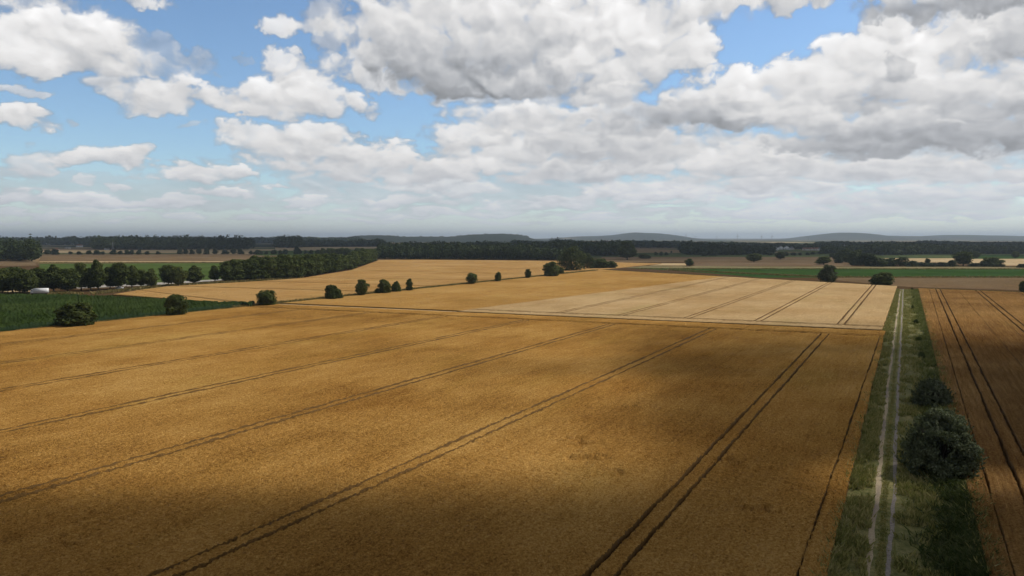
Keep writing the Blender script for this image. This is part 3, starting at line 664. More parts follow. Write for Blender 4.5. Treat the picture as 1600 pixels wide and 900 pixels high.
nr_ = u_ < 97 + 12 * smooth_noise(u_, v_, 5, 61)
mbn = MB(); V_, I_ = blades(0, u_[nr_], v_[nr_], .35, 1.0, .07, lean=.7, seed=5, per=9, spread=.45); mbn.add(V_, q=I_)
tag(link('nettles', mbn.build('nettles', leaf_mat('nettle_leaves', (.022, .034, .012), (.05, .068, .023), (.12, .13, .05), .3))), 'dark rank scrub on the verge in the near right corner', 'scrub', kind='stuff')
V_, I_ = blades(0, u_[~nr_], v_[~nr_], .3, 1.1, .09, seed=4, per=5, spread=.3); mb.add(V_, q=I_)
tag(link('weeds', mb.build('weeds', M_WEED)), 'tall dark weeds filling the ditch right of the track', 'weeds', kind='stuff')
# tufts along the bush line and the field boundary
mb = MB()
n_ = 9000; u_ = r.uniform(200, 575, n_); v_ = BUSH_V + r.normal(-.6, .9, n_)
V_, I_ = blades(0, u_, v_, .4, 1.5, .2, seed=6, per=4, spread=.5); mb.add(V_, q=I_)
n_ = 2500; u_ = r.uniform(120, 215, n_); v_ = BUSH_V + r.normal(-.6, .6, n_)
V_, I_ = blades(0, u_, v_, .3, .8, .14, seed=7, per=3, spread=.4); mb.add(V_, q=I_)
n_ = 5000; v_ = r.uniform(VL, VR, n_); u_ = ubound(v_) + r.normal(.1, .25, n_)
V_, I_ = blades(0, u_, v_, .15, .45, .1, seed=8, per=3, spread=.3); mb.add(V_, q=I_)
n_ = 5000; v_ = r.uniform(VL, VR2, n_); u_ = ufar(v_) + r.normal(1.2, .7, n_)
V_, I_ = blades(0, u_, v_, .3, 1.0, .22, seed=30, per=3, spread=.5); mb.add(V_, q=I_)
n_ = 3500; v_ = r.uniform(VR3, 120, n_); u_ = ufar3(v_) + r.normal(1.2, .7, n_)
V_, I_ = blades(0, u_, v_, .3, 1.0, .2, seed=31, per=3, spread=.5); mb.add(V_, q=I_)
for a_, b_ in ((P(1000, 420.2), P(1800, 421)), (P(1040, 422), P(1300, 433.8)), (P(1300, 433.6), P(1800, 433.6)), (P(262, 447), P(400, 439.5)), (P(400, 439.5), P(470, 434.5)), (P(150, 459), P(262, 447)), (P(60, 410.8), P(400, 410.6)), (P(-100, 459.6), P(120, 459.6))):
    t_ = r.random((1500, 1)); q_ = a_ + (b_ - a_) * t_ + r.normal(0, 1.0, (1500, 2)); V_, I_ = blades(0, q_ @ UD, q_ @ VD, .4, 1.4, .35, seed=int(abs(a_[0])) + 3, per=3, spread=.9); mb.add(V_, q=I_)
tag(link('dry_grass', mb.build('dry_grass', M_DRYGRASS)), 'dry yellow grass on the field margins', 'grass', kind='stuff')

# ------------------------------------------------------------------ trees
def leaves(C, Nrm, size, r):
    n_ = len(C)
    a = np.cross(Nrm, r.normal(size=(n_, 3))); a /= np.linalg.norm(a, axis=1)[:, None] + 1e-9; b = np.cross(Nrm, a); b /= np.linalg.norm(b, axis=1)[:, None] + 1e-9
    s = size * r.uniform(.6, 1.35, n_)[:, None]; asp = r.uniform(.5, .8, n_)[:, None]
    V = np.stack([C - a * s, C + b * s * asp + Nrm * s * .15, C + a * s, C - b * s * asp + Nrm * s * .15], 1)
    return V.reshape(-1, 3), np.arange(n_ * 4).reshape(n_, 4)
def envelope(style, t):
    """crown radius (0..1) at relative height t (0..1 of the crown)"""
    if style == 'round': return np.sqrt(np.clip(1 - ((t - .42) / .62) ** 2, 0, 1)) * (.75 + .25 * np.clip(t * 6, 0, 1))
    if style == 'ovate': return np.clip(np.sin(np.pi * np.clip(t, 0, 1) ** .62), 0, 1) ** .75
    if style == 'column': return np.clip(np.minimum(t * 5 + .5, 1), 0, 1) * np.sqrt(np.clip(1 - (np.clip(t - .55, 0, 1) / .47) ** 2, 0, 1))
    if style == 'bush': return np.sqrt(np.clip(1 - (t / 1.03) ** 2.2, 0, 1)) * (.86 + .14 * np.clip(t * 5, 0, 1))
    if style == 'square': return np.clip(np.minimum(t * 8 + .8, 1), 0, 1) * np.clip((1.04 - t) * 6, 0, 1) ** .6
    if style == 'willow': return np.sqrt(np.clip(1 - ((t - .35) / .68) ** 2, 0, 1))
def crown(style, w, h0, h1, nblob, nleaf, leaf, seed, lump=.32, skew=0.0, fill=.42):
    r = np.random.default_rng(seed); H = h1 - h0
    C = []; Nn = []
    bl = []
    for i in range(nblob):
        t = r.uniform(.06, .97); e = float(envelope(style, t)); a = r.uniform(0, 2 * math.pi); rad = e * r.uniform(.25, 1.0) ** .6
        br = lump * min(w / 2, H / 2) * r.uniform(.65, 1.3) * (.55 + .45 * e)
        rr_ = max(0, rad * w / 2 - br * .55)
        z = h0 + t * H
        z = min(z, h1 - br * .55)
        if style in ('bush', 'square'): z = max(z, h0 + br * .35)
        x = math.cos(a) * rr_; y = math.sin(a) * rr_
        z2 = z + skew * x * (t)                       # one side higher
        bl.append((x, y, z2, br))
    wts = np.array([b[3] ** 2 for b in bl]); wts /= wts.sum(); pick = r.choice(nblob, nleaf, p=wts)
    B = np.array(bl)[pick]
    d = r.normal(size=(nleaf, 3)); d /= np.linalg.norm(d, axis=1)[:, None]
    d[:, 2] = np.where(r.random(nleaf) < .65, np.abs(d[:, 2]), d[:, 2])
    rad = B[:, 3] * (r.random(nleaf) ** .4 * .75 + .35)
    Cn = B[:, :3] + d * rad[:, None] * np.array([1, 1, .85])
    if style == 'willow': Cn[:, 2] -= (r.random(nleaf) ** 2) * H * .22
    Cn[:, 2] = np.maximum(Cn[:, 2], h0 * .8 + .05)
    # a share of the leaves fills the body of the crown
    nf = int(nleaf * fill); sel = r.choice(nleaf, nf, replace=False)
    t = r.random(nf) ** .9; e = envelope(style, t) * (.86 + .10 * np.sin(3 * r.random() * 6 + np.floor(t * 5)))
    a = r.uniform(0, 2 * math.pi, nf); wob = 1 + .12 * np.sin(a * 3 + seed) + .08 * np.sin(a * 5 + 2 * seed + t * 7)
    ra = e * np.sqrt(r.random(nf) * .75 + .25) * w / 2 * .93 * wob
    fx = np.stack([np.cos(a) * ra, np.sin(a) * ra, h0 + t * H * .95], 1); fx[:, 2] += skew * fx[:, 0] * t
    Cn[sel] = fx; dd = np.stack([np.cos(a), np.sin(a), (t - .35) * 1.6], 1); d[sel] = dd / np.linalg.norm(dd, axis=1)[:, None]
    Nn = d + r.normal(0, .45, (nleaf, 3)); Nn /= np.linalg.norm(Nn, axis=1)[:, None]
    return leaves(Cn, Nn, leaf, r)
def trunk_mesh(h, r0, seed, limbs=6, spread=.3, low=.3, multi=False):
    r = np.random.default_rng(seed); mb = MB()
    if multi:
        for i in range(limbs):
            a = r.uniform(0, 6.28); d = r.uniform(.4, 1) * spread * h
            mb.tube([[math.cos(a) * .15 * r0 * 3, math.sin(a) * .15 * r0 * 3, -.1], [math.cos(a) * d * .35, math.sin(a) * d * .35, h * .35], [math.cos(a) * d, math.sin(a) * d, h * r.uniform(.65, .8)]], [r0 * .5, r0 * .38, r0 * .1], 6)
    else:
        lean = r.normal(0, .02, 2) * h
        mb.tube([[0, 0, -.15], [0, 0, h * .08], [lean[0] * .5, lean[1] * .5, h * .4], [lean[0], lean[1], h * .78]], [r0 * 1.35, r0, r0 * .72, r0 * .12], 8)
        for i in range(limbs):
            z = h * r.uniform(low, .6); a = r.uniform(0, 6.28); d = spread * h * r.uniform(.5, 1)
            mb.tube([[0, 0, z], [math.cos(a) * d * .5, math.sin(a) * d * .5, z + h * .12], [math.cos(a) * d, math.sin(a) * d, z + h * .26]], [r0 * .45, r0 * .3, r0 * .08], 6)
    return mb.build('trunk', M_BARK, True)

PROTO = {}
def proto(key, style, w, h, h0, nblob, nleaf, leaf, mt, seed, lump=.32, trunk=True, multi=False, r0=.3, spread=.3, low=.3, skew=0.0):
    V_, I_ = crown(style, w, h0, h, nblob, nleaf, leaf, seed, lump, skew)
    cm = mesh_np('crown', V_, I_, mt)
    tm = trunk_mesh(h * .92, r0, seed, 6 if not multi else 9, spread, low, multi)
    z = V_[:, 2]
    PROTO[key] = (cm, tm, w, h, multi)
for i in range(5): proto(('round', i), 'round', 12, 14, 1.9, 40, 4200, .50, M_LEAF, 100 + i, .36, r0=.35)
for i in range(4): proto(('ovate', i), 'ovate', 10, 14, 1.8, 36, 3800, .48, M_LEAF, 120 + i, .34, r0=.32)
for i in range(5): proto(('avenue', i), 'column', 8.5, 15, .9, 40, 3600, .50, M_LEAF_POPLAR, 140 + i, .42, r0=.3, spread=.2, low=.2)
for i in range(6): proto(('bush', i), 'bush' if i % 2 == 0 else 'round', 8, 7, 0.0, 30, 5000, .34, M_LEAF, 160 + i, (.34, .44, .28, .40, .30, .38)[i], multi=True, r0=.22, spread=.35)
for i in range(3): proto(('square', i), 'square', 7, 6.5, 0.0, 34, 4200, .32, M_LEAF, 170 + i, .40, multi=True, r0=.22)
for i in range(2): proto(('slim', i), 'column', 4, 8, .5, 26, 2400, .30, M_LEAF, 180 + i, .45, r0=.16, spread=.15)
proto(('small', 0), 'round', 6, 7, 1.0, 26, 2800, .3, M_LEAF, 190, .38, r0=.18); proto(('small', 1), 'round', 6.5, 7, .8, 26, 3000, .3, M_LEAF, 191, .38, r0=.2)
proto(('skew', 0), 'bush', 9, 5.4, 0, 40, 5000, .32, M_LEAF, 195, .34, multi=True, r0=.22, skew=-.28)
for i in range(2): proto(('grey', i), 'bush', 9, 7.5, 0, 28, 4200, .28, M_LEAF_GREY, 200 + i, .30, multi=True, r0=.25)
for i in range(2): proto(('willow', i), 'willow', 17, 17, .8, 34, 5200, .44, M_LEAF_WILLOW, 210 + i, .34, r0=.5, spread=.35, low=.12)
for i in range(4): proto(('hedge', i), 'bush', 9, 7, 0, 16, 1000, .62, M_LEAF_WOOD, 220 + i, .45, multi=True, r0=.2)
for i in range(4): proto(('fartree', i), 'round', 11, 12, .7, 18, 1200, .75, M_LEAF_WOOD, 230 + i, .45, r0=.3)

def plant(name, key, x, y, w, h, label, cat, group=None, rz=None, part=('crown', 'trunk')):
    cm, tm, pw, ph, multi = PROTO[key]
    o = bpy.data.objects.new(name, None); COL.objects.link(o)
    o.empty_display_size = 1; o.location = (x, y, 0); o.rotation_euler = (0, 0, rng.uniform(0, 6.28) if rz is None else rz)
    o.scale = (w / pw * rng.uniform(.92, 1.1), w / pw * rng.uniform(.92, 1.1), h / ph); o.rotation_euler.x = rng.normal(0, .04); o.rotation_euler.y = rng.normal(0, .05)
    tag(o, label, cat, group)
    link('foliage' if multi else 'crown', cm, None, o)
    link('stems' if multi else 'trunk', tm, None, o)
    return o
def plant_px(name, key, cx, top, base, wpx, label, cat, group=None, rz=None):
    p_ = P(cx, base); t = p_[1] / F * 1.0
    return plant(name, key, p_[0], p_[1], wpx * t, (base - top) * t, label, cat, group, rz)
ORD = ['first', 'second', 'third', 'fourth', 'fifth', 'sixth', 'seventh', 'eighth', 'ninth', 'tenth', 'eleventh', 'twelfth', 'thirteenth', 'fourteenth', 'fifteenth', 'sixteenth', 'seventeenth', 'eighteenth', 'nineteenth', 'twentieth',
       'twenty-first', 'twenty-second', 'twenty-third', 'twenty-fourth', 'twenty-fifth', 'twenty-sixth', 'twenty-seventh', 'twenty-eighth', 'twenty-ninth', 'thirtieth', 'thirty-first', 'thirty-second', 'thirty-third', 'thirty-fourth', 'thirty-fifth', 'thirty-sixth']

# left row of round-crowned trees
rowA = [(4, 421, 460, 34), (20, 419, 459, 40), (39, 421, 460, 44), (62, 419, 457, 30), (84, 414, 456, 34), (106, 421, 457, 40), (127, 412.5, 454, 30), (142, 420, 454, 26), (154, 406.5, 454, 28), (172, 418, 452, 24), (185, 413, 452, 36),
        (206, 415, 450, 25), (220, 422, 449, 21), (237, 420, 449.5, 23), (263, 415, 446, 27), (279, 418, 447.5, 24), (304, 415, 444, 30), (336, 415, 440, 19), (350, 421, 438, 10)]
for i, (a, b, c_, d) in enumerate(rowA):
    k_ = ('ovate', i % 4) if i in (8, 11, 13, 16, 17, 18, 4) else ('round', i % 5)
    plant_px('roadside_tree', k_, a, b, c_, d * 1.08, f'{ORD[i]} tree from the left edge in the row of round dark trees above the maize', 'tree', 'round trees in a row above the maize field')
# the dense avenue of tall trees
pA, pB, pC, pD = P(361, 440.5), P(470, 435.0), P(548, 421.5), P(588, 408.5)
pts_av = []
for (a, b, n_) in ((pA, pB, 13), (pB, pC, 14), (pC, pD, 16)):
    for i in range(n_): pts_av.append(a + (b - a) * (i / n_))
for i, q_ in enumerate(pts_av):
    side = np.array([-1.0, .25]) * (2.5 + rng.normal(0, .8))
    t = q_[1] / F
    hh = np.interp(i, [0, 4, 12, 22, 27, 30, 42], [33, 36, 36.5, 28, 21.5, 25, 20]) * t * rng.uniform(.95, 1.04)
    plant('avenue_tree', ('avenue', i % 5), q_[0] + side[0], q_[1] + side[1], rng.uniform(9.5, 11.5), hh, f'avenue tree number {ORD[i] if i < 36 else "thirty-sixth plus " + ORD[i - 36]} counted from the left end of the dense avenue'.replace('avenue tree number ', '').strip() + ', tall and close-set', 'tree', 'tall trees of the dense avenue')
# second rank beyond, towards the dark wood
for i in range(18):
    a = P(508, 401.5) + (P(592, 402) - P(508, 401.5)) * (i / 17.0)
    plant('avenue_tree', ('avenue', (i * 2) % 5), a[0] + rng.normal(0, 2), a[1] + rng.normal(0, 6), rng.uniform(10, 13), rng.uniform(12.3, 14) * .95, f'{ORD[i]} tree from the left in the belt behind the end of the avenue', 'tree', 'tree belt behind the avenue')

# bushes along the boundary between maize, tan wheat and golden wheat
bushes = [
 (('bush', 0), 120, 474.5, 511, 64, 'broad low dark bush at the edge of the maize, nearest on the left'),
 (('bush', 1), 277, 461, 494, 34, 'tall rounded dark bush at the right part of the maize edge'),
 (('square', 0), 416, 455, 478.5, 29, 'square dark bush at the tip of the maize field'),
 (('skew', 0), 521, 446, 468, 33, 'wedge-shaped dark bush, high on its left side, in the bush row'),
 (('small', 1), 564, 437.5, 463, 22, 'top-heavy oval bush right of the wedge-shaped one'),
 (('bush', 2), 590, 450, 460, 11, 'very small bush touching the left of the triple clump'),
 (('bush', 3), 601, 437.5, 459.5, 20, 'tallest bush of the close triple clump in the bush row'),
 (('bush', 4), 619, 440, 457.5, 16, 'rightmost rounded bush of the close triple clump'),
 (('slim', 0), 639, 435.5, 455.5, 11, 'slender upright bush right of the triple clump'),
 (('small', 0), 737, 427, 445, 19, 'lollipop-shaped small tree alone in the middle of the bush row'),
 (('slim', 1), 778, 425, 441, 11, 'slim small tree next right of the lollipop-shaped one'),
 (('small', 1), 825, 421, 435.5, 11, 'tiny round tree left of the big bush at the row end'),
 (('bush', 5), 862, 409.5, 432.5, 26, 'large leaning bush near the far end of the bush row'),
 (('bush', 1), 877, 418, 429, 10, 'little bush leaning against the large one at the row end'),
]
for k_, a, b, c_, d, lab in bushes:
    plant_px('bush' if PROTO[k_][4] else 'small_tree', k_, a, b, c_, d * 1.05, lab, 'bush' if PROTO[k_][4] else 'tree', 'bushes along the field boundary', rz=0 if k_[0] == 'skew' else None)
cl = [
 (('willow', 0), 893, 386, 423, 42, 'big pale green willow at the end of the bush row', 'willow_tree'),
 (('willow', 1), 918, 396, 420, 28, 'smaller willow on the right of the big one', 'willow_tree'),
 (('bush', 2), 938, 404, 419.5, 34, 'dark dome-shaped bush right of the willows', 'bush'),
 (('bush', 4), 956, 408, 419.5, 19, 'low dark bush closing the willow clump on the right', 'bush'),
 (('round', 1), 980, 377.5, 406, 30, 'huge dark round tree standing out against the blue hill', 'tree'),
 (('bush', 3), 1007, 397, 404, 20, 'low dark bush right of the huge round tree', 'bush'),
 (('small', 1), 1077, 404.5, 416, 15, 'small round tree alone on the brown strips', 'tree'),
 (('round', 2), 1178, 396.5, 409.5, 25, 'wide dark tree alone beyond the green field', 'tree'),
 (('round', 3), 1287, 401, 413.5, 25, 'wide dark tree just above the grey-green bush', 'tree'),
 (('grey', 0), 1293, 414, 440, 34, 'grey-green ragged bush at the far edge of the pale wheat', 'bush'),
 (('bush', 0), 1379, 426.5, 446, 42, 'low dome-shaped dark green bush near the end of the track', 'bush'),
 (('round', 4), 1505, 394, 415.5, 32, 'large dark tree in the hedge right of the track end', 'tree'),
 (('bush', 5), 1551, 402, 416.5, 30, 'domed dark bush right of the large hedge tree', 'bush'),
 (('small', 0), 1449, 404, 414, 8, 'tiny round tree in front of the yellow field', 'tree'),
 (('small', 1), 1525, 393, 404, 12, 'small umbrella tree right of the large hedge tree', 'tree'),
 (('small', 0), 1586, 393, 404, 12, 'small tree on the green field at the far right', 'tree'),
 (('bush', 1), 1599, 440, 456, 14, 'small bush cut by the right edge beside the brown wheat', 'bush'),
 (('round', 0), 1219, 394, 405.5, 18, 'dark low tree below the white houses', 'tree'),
]
for k_, a, b, c_, d, lab, nm in cl: plant_px(nm, k_, a, b, c_, d * 1.04, lab, 'tree' if 'tree' in nm else 'bush')

# the two shrubs on the verge close by
def big_shrub(name, cx, base, w, h, nleaf, leaf, seed, label):
    p_ = P(cx, base)
    V_, I_ = crown('bush', w, 0, h, 110, nleaf, leaf, seed, .22, 0.0, .35)
    r = np.random.default_rng(seed + 7)
    # hollows between the boughs, then shoots standing out of the crown
    C = V_.reshape(-1, 4, 3).mean(1); k_ = 2.6 / w * 4
    hol = np.sin(C[:, 0] * k_ + 1.3 * np.sin(C[:, 2] * k_ * .9)) + np.sin(C[:, 1] * k_ * 1.1 + 2 + np.sin(C[:, 0] * k_ * .7)) + np.sin(C[:, 2] * k_ * 1.4 + C[:, 0] * .8)
    V_ = V_.reshape(-1, 4, 3)[hol > -1.25].reshape(-1, 3)
    ns, nl = 260, 34
    th = r.uniform(0, 2 * math.pi, ns); el = np.arcsin(r.uniform(.02, 1, ns)); dr = np.stack([np.cos(th) * np.cos(el), np.sin(th) * np.cos(el), np.sin(el)], 1)
    st = dr * np.array([w / 2, w / 2, h]) * .78; ln_ = r.uniform(.08, .2, ns)[:, None] * w * (dr * .8 + np.array([0, 0, .55]) + r.normal(0, .18, (ns, 3)))
    tt = r.random((ns, nl, 1)); Cs = (st[:, None] + ln_[:, None] * tt + r.normal(0, .11, (ns, nl, 3)) * (1.15 - tt)).reshape(-1, 3)
    Cs[:, 2] = np.maximum(Cs[:, 2], .1)
    Ns = r.normal(size=Cs.shape) + np.repeat(dr, nl, 0); Ns /= np.linalg.norm(Ns, axis=1)[:, None]
    V2, _ = leaves(Cs, Ns, leaf * 1.05, r); V_ = np.concatenate([V_, V2]); I_ = np.arange(len(V_)).reshape(-1, 4)
    o = bpy.data.objects.new(name, None); COL.objects.link(o); o.location = (p_[0], p_[1], 0); tag(o, label, 'bush')
    link('foliage', mesh_np('foliage', V_, I_, M_LEAF_SHRUB), None, o)
    link('stems', trunk_mesh(h * .95, .3, seed, 14, .5, multi=True), None, o)
big_shrub('shrub', 1468, 740, 8.9, 7.6, 46000, .125, 501, 'largest grey-green shrub beside the farm track in the right foreground')
big_shrub('shrub', 1456, 634, 6.2, 4.2, 19000, .125, 502, 'lower dark shrub behind the largest one, right of the track')
# small shrubs on the right verge
for i, (a, b, d, h) in enumerate(((1425, 453.5, 4, 4), (1426, 483, 4, 6), (1427, 466, 3, 3.5), (1431, 506, 7, 7), (1440, 560, 12, 10), (1436, 533, 9, 7))):
    p_ = P(a, b); t = p_[1] / F
    plant('verge_shrub', ('bush', i % 6), p_[0], p_[1], d * t * 1.1, h * t, f'{ORD[i]} little shrub on the right verge, all dark and low'.replace('all dark', ['at its far end, dark', 'past the third one, dark', 'near its far end, dark', 'before the field boundary, dark', 'just beyond the big shrubs, dark', 'halfway to the boundary, dark'][i]), 'bush', 'little shrubs on the right verge')

# hedgerow trees farther off: px x, top, base, width, place
hedge_rows = [
 ('small dark tree in the hedge line beyond the long brown field', [(62, 391, 397.5, 9), (74, 390, 397.5, 10), (86, 389, 398, 13), (110, 393, 397.6, 6), (124, 393, 397.8, 9), (139, 391.5, 397.6, 9), (152, 391, 397.8, 12), (161, 393, 398, 6), (177, 390.5, 397.6, 10), (188, 392, 397.6, 8), (199, 390.5, 397.6, 9), (206, 391, 397.8, 7), (217, 391, 397.6, 9), (230, 392.5, 397.8, 8), (247, 392.5, 397.4, 7)]),
 ('small dark tree in the hedge line below the dark forest', [(281, 389, 397, 9), (290, 389, 397, 8), (300, 390, 397, 8), (311, 389, 397, 9), (323, 388.5, 397.2, 10), (336, 389, 397, 8), (352, 391, 397, 12), (365, 389, 397, 9), (376, 389, 397, 11), (392, 392, 397.4, 6), (402, 390.5, 397.5, 12), (409, 393, 398, 5), (416, 392.5, 397.6, 6), (428, 390.5, 397.6, 10), (438, 391, 398, 7), (446, 390, 397.8, 9), (465, 386.5, 397.6, 12), (478, 391, 397.6, 7), (486, 390.5, 398, 8), (497, 390.5, 397.8, 9)]),
 ('small dark tree among the brown strips right of the huge tree', [(1025, 394, 399, 6), (1033, 393.5, 399.5, 6), (1041, 394, 398.8, 6), (1049, 392, 395.5, 3), (1070, 390, 395.8, 5), (1100, 394, 400, 12), (1115, 394, 399.5, 12)]),
 ('dark tree in the hedge below the white houses', [(1203, 394, 399, 8), (1228, 394, 400, 8), (1240, 394.5, 399, 9), (1250, 395, 399, 6), (1262, 395, 398.5, 7), (1270, 393.5, 397.5, 8), (1281, 393, 396.5, 9), (1300, 397, 402, 9), (1310, 404, 411, 12)]),
 ('dark tree in the thick hedge right of the track end', [(1312, 392, 408, 18), (1324, 390, 410, 20), (1338, 391, 414, 24), (1350, 396, 415, 22), (1362, 398, 416, 24), (1376, 403, 416.5, 22), (1392, 403, 416, 20), (1410, 402, 416, 20), (1424, 408, 416.5, 20), (1440, 410, 416.5, 18), (1456, 410.5, 416.5, 18), (1472, 410, 416.5, 18), (1486, 407, 416.5, 18), (1522, 411, 416.5, 18), (1536, 408, 416.5, 18), (1566, 413, 417, 10), (1597, 412.5, 418, 16)]),
]
for lab, lst in hedge_rows:
    for i, (a, b, c_, d) in enumerate(lst):
        k_ = ('fartree', i % 4) if i % 2 else ('hedge', i % 4)
        p_ = P(a, c_); t = p_[1] / F
        o = link('hedgerow_tree' , PROTO[k_][0]); o.location = (p_[0], p_[1], 0); o.rotation_euler = (0, 0, rng.uniform(0, 6.28)); o.scale = (d * 1.12 * t / PROTO[k_][2],) * 2 + ((c_ - b) * t / PROTO[k_][3],)
        tag(o, f'{ORD[i]} {lab}', 'tree', lab.replace('small dark tree', 'trees').replace('dark tree', 'trees'))

# woods: far masses of trees
def wood(name, outline, spacing, h, label, seed, leafn=60, hv=.34, ground_z=None):
    """outline: px polygon of the wood's footprint on the ground"""
    r = np.random.default_rng(seed); poly = np.array([P(*p) for p in outline])
    lo, hi = poly.min(0), poly.max(0)
    gx, gy = np.meshgrid(np.arange(lo[0], hi[0], spacing), np.arange(lo[1], hi[1], spacing))
    pts = np.stack([gx.ravel(), gy.ravel()], 1) + r.uniform(-.45, .45, (gx.size, 2)) * spacing
    ins = np.zeros(len(pts), bool); jx = len(poly) - 1
    for i in range(len(poly)):
        a, b = poly[i], poly[jx]
        ins ^= ((a[1] > pts[:, 1]) != (b[1] > pts[:, 1])) & (pts[:, 0] < (b[0] - a[0]) * (pts[:, 1] - a[1]) / (b[1] - a[1] + 1e-9) + a[0]); jx = i
    pts = pts[ins]
    if name == 'forest': pts = pts[smooth_noise(pts[:, 0], pts[:, 1], spacing * 9, seed + 40) > .42]      # clearings
    n_ = len(pts)
    if n_ > 3500: pts = pts[r.choice(n_, 3500, replace=False)]; n_ = 3500
    H_ = h * r.uniform(1 - hv, 1 + hv, n_) * (.68 + .62 * smooth_noise(pts[:, 0], pts[:, 1], spacing * 5, seed))
    wr = spacing * r.uniform(.55, .85, n_)
    wr *= .8 + .4 * r.random(n_)
    C = np.repeat(np.concatenate([pts, (H_ * .55)[:, None]], 1), leafn, 0)
    d = r.normal(size=(len(C), 3)); d /= np.linalg.norm(d, axis=1)[:, None]
    ext = np.stack([wr, wr, H_ * .47], 1); rad = r.random(len(C)) ** .35
    C = C + d * np.repeat(ext, leafn, 0) * rad[:, None]
    Nn = d + r.normal(0, .4, d.shape); Nn /= np.linalg.norm(Nn, axis=1)[:, None]
    V_, I_ = leaves(C, Nn, spacing * .2, r)
    print(name, n_)
    return tag(link(name, mesh_np(name, V_, I_, M_LEAF_WOOD)), label, 'woodland', kind='stuff')
wood('wood', [(-160, 409), (0, 409), (30, 408), (52, 410), (62, 404), (58, 400), (-160, 396)], 8, 20, 'dark wood on the left edge beyond the reddish field', 1, 110)
wood('wood', [(590, 405.3), (700, 405.6), (870, 407), (905, 403), (905, 397), (600, 394)], 8.5, 14.5, 'dark belt of woodland behind the tan wheat field', 2, 90)
wood('wood', [(860, 399), (968, 401), (968, 393), (860, 391)], 10, 17, 'dark wood between the willows and the huge tree', 3, 70)
wood('forest', [(146, 390.6), (322, 390.8), (322, 385), (146, 384.5)], 13, 23, 'long dark blue forest block at left with a straight edge', 4, 60)
wood('forest', [(327, 391.6), (388, 391.2), (402, 388.6), (396, 385), (327, 385)], 13, 24, 'dark forest block right of the gap in the long forest', 5, 60)
wood('forest', [(428, 387.4), (470, 388), (470, 384.5), (440, 384)], 15, 24, 'small dark wood right of the forest blocks', 6, 60)
wood('forest', [(470, 386), (600, 385.6), (600, 382.6), (480, 383)], 18, 18, 'low wood line behind the thin pale field', 7, 50)
wood('forest', [(576, 392), (720, 394), (850, 394), (850, 388), (576, 386)], 14, 12.5, 'wooded ground rising behind the dark belt', 8, 60)
wood('forest', [(800, 389), (960, 391), (1080, 389), (1080, 384.5), (800, 384)], 18, 14, 'woods in front of the blue hill', 9, 50)
wood('forest', [(1076, 398.6), (1200, 398.8), (1210, 395), (1060, 393.5)], 11, 13, 'dark wood line beyond the brown strips', 10, 70)
wood('forest', [(1060, 389), (1200, 390), (1300, 389), (1300, 385), (1060, 384.5)], 20, 10, 'wood line under the wind turbines', 11, 50)
wood('forest', [(1288, 397), (1380, 399), (1480, 398.6), (1520, 397), (1760, 398), (1760, 392.5), (1290, 393)], 13, 13, 'broad dark wood under the right-hand hills', 12, 60)
wood('forest', [(1280, 388), (1760, 388.6), (1760, 384), (1280, 383.5)], 24, 12, 'far woods at the foot of the right-hand hills', 13, 45)
wood('forest', [(-120, 384), (150, 384), (150, 379.6), (-120, 379.4)], 32, 22, 'far blue woods along the skyline at left', 14, 40)
wood('forest', [(150, 380), (560, 380), (560, 377.4), (150, 377.4)], 55, 25, 'skyline woods behind the forest blocks', 15, 40)

# ------------------------------------------------------------------ hills
def hill(name, prof, dist, depth, label, seed, rough=4.0):
    xs_ = np.linspace(prof[0][0], prof[-1][0], 160); pr = np.array(prof)
    # smooth interpolation
    yy = np.interp(xs_, pr[:, 0], pr[:, 1]); kx = np.hanning(11); kx /= kx.sum(); yy = np.convolve(np.pad(yy, 5, 'edge'), kx, 'valid')
    hgt = np.maximum((HOR - yy) * 1.22 / F * dist + CAM_H, 0.5)
    nt = 22; V_ = []
    for j_ in range(nt):
        t = j_ / (nt - 1); y = dist - depth / 2 + depth * t; prof_t = math.sin(math.pi * t) ** 1.3
        X = (xs_ - CX) / F * dist
        z = hgt * prof_t + (smooth_noise(X, X * 0 + y, depth / 9, seed) - .5) * rough * 2 * prof_t + (smooth_noise(X, X * 0 + y, 40, seed + 2) - .5) * rough * prof_t - 1.5 * (1 - prof_t)
        V_.append(np.stack([X, np.full_like(X, y), z], 1))
    n_ = len(xs_); I = np.arange(nt * n_).reshape(nt, n_)
    q = np.stack([I[:-1, :-1], I[:-1, 1:], I[1:, 1:], I[1:, :-1]], -1).reshape(-1, 4)
    return tag(link(name, mesh_np(name, np.concatenate(V_), q, M_HILL, True)), label, 'hill', kind='structure')
hill('hill', [(820, 374), (860, 372.5), (900, 370), (960, 368.2), (990, 364.5), (1020, 365.5), (1050, 368), (1075, 372), (1110, 374)], 9000, 2400, 'blue rounded hill in the middle of the skyline', 1)
hill('hill', [(1180, 374), (1245, 372.5), (1285, 367.5), (1318, 364), (1345, 366), (1370, 369.3), (1400, 369), (1440, 370), (1480, 368), (1545, 368.4), (1600, 369.5), (1700, 369), (1850, 371)], 9500, 2600, 'long low hill range at right on the skyline', 2)
hill('hill', [(480, 374.5), (545, 372), (556, 369.5), (590, 368.5), (630, 370), (700, 370.4), (735, 367.5), (780, 366.3), (815, 368), (835, 373), (860, 375)], 5200, 1700, 'field-covered rise with trees on top, left of centre', 3, 3)
hill('hill', [(-260, 372), (0, 372.6), (150, 372), (300, 372.4), (430, 372), (560, 373.5)], 14000, 3000, 'flat far ridge along the left skyline', 4, 5)
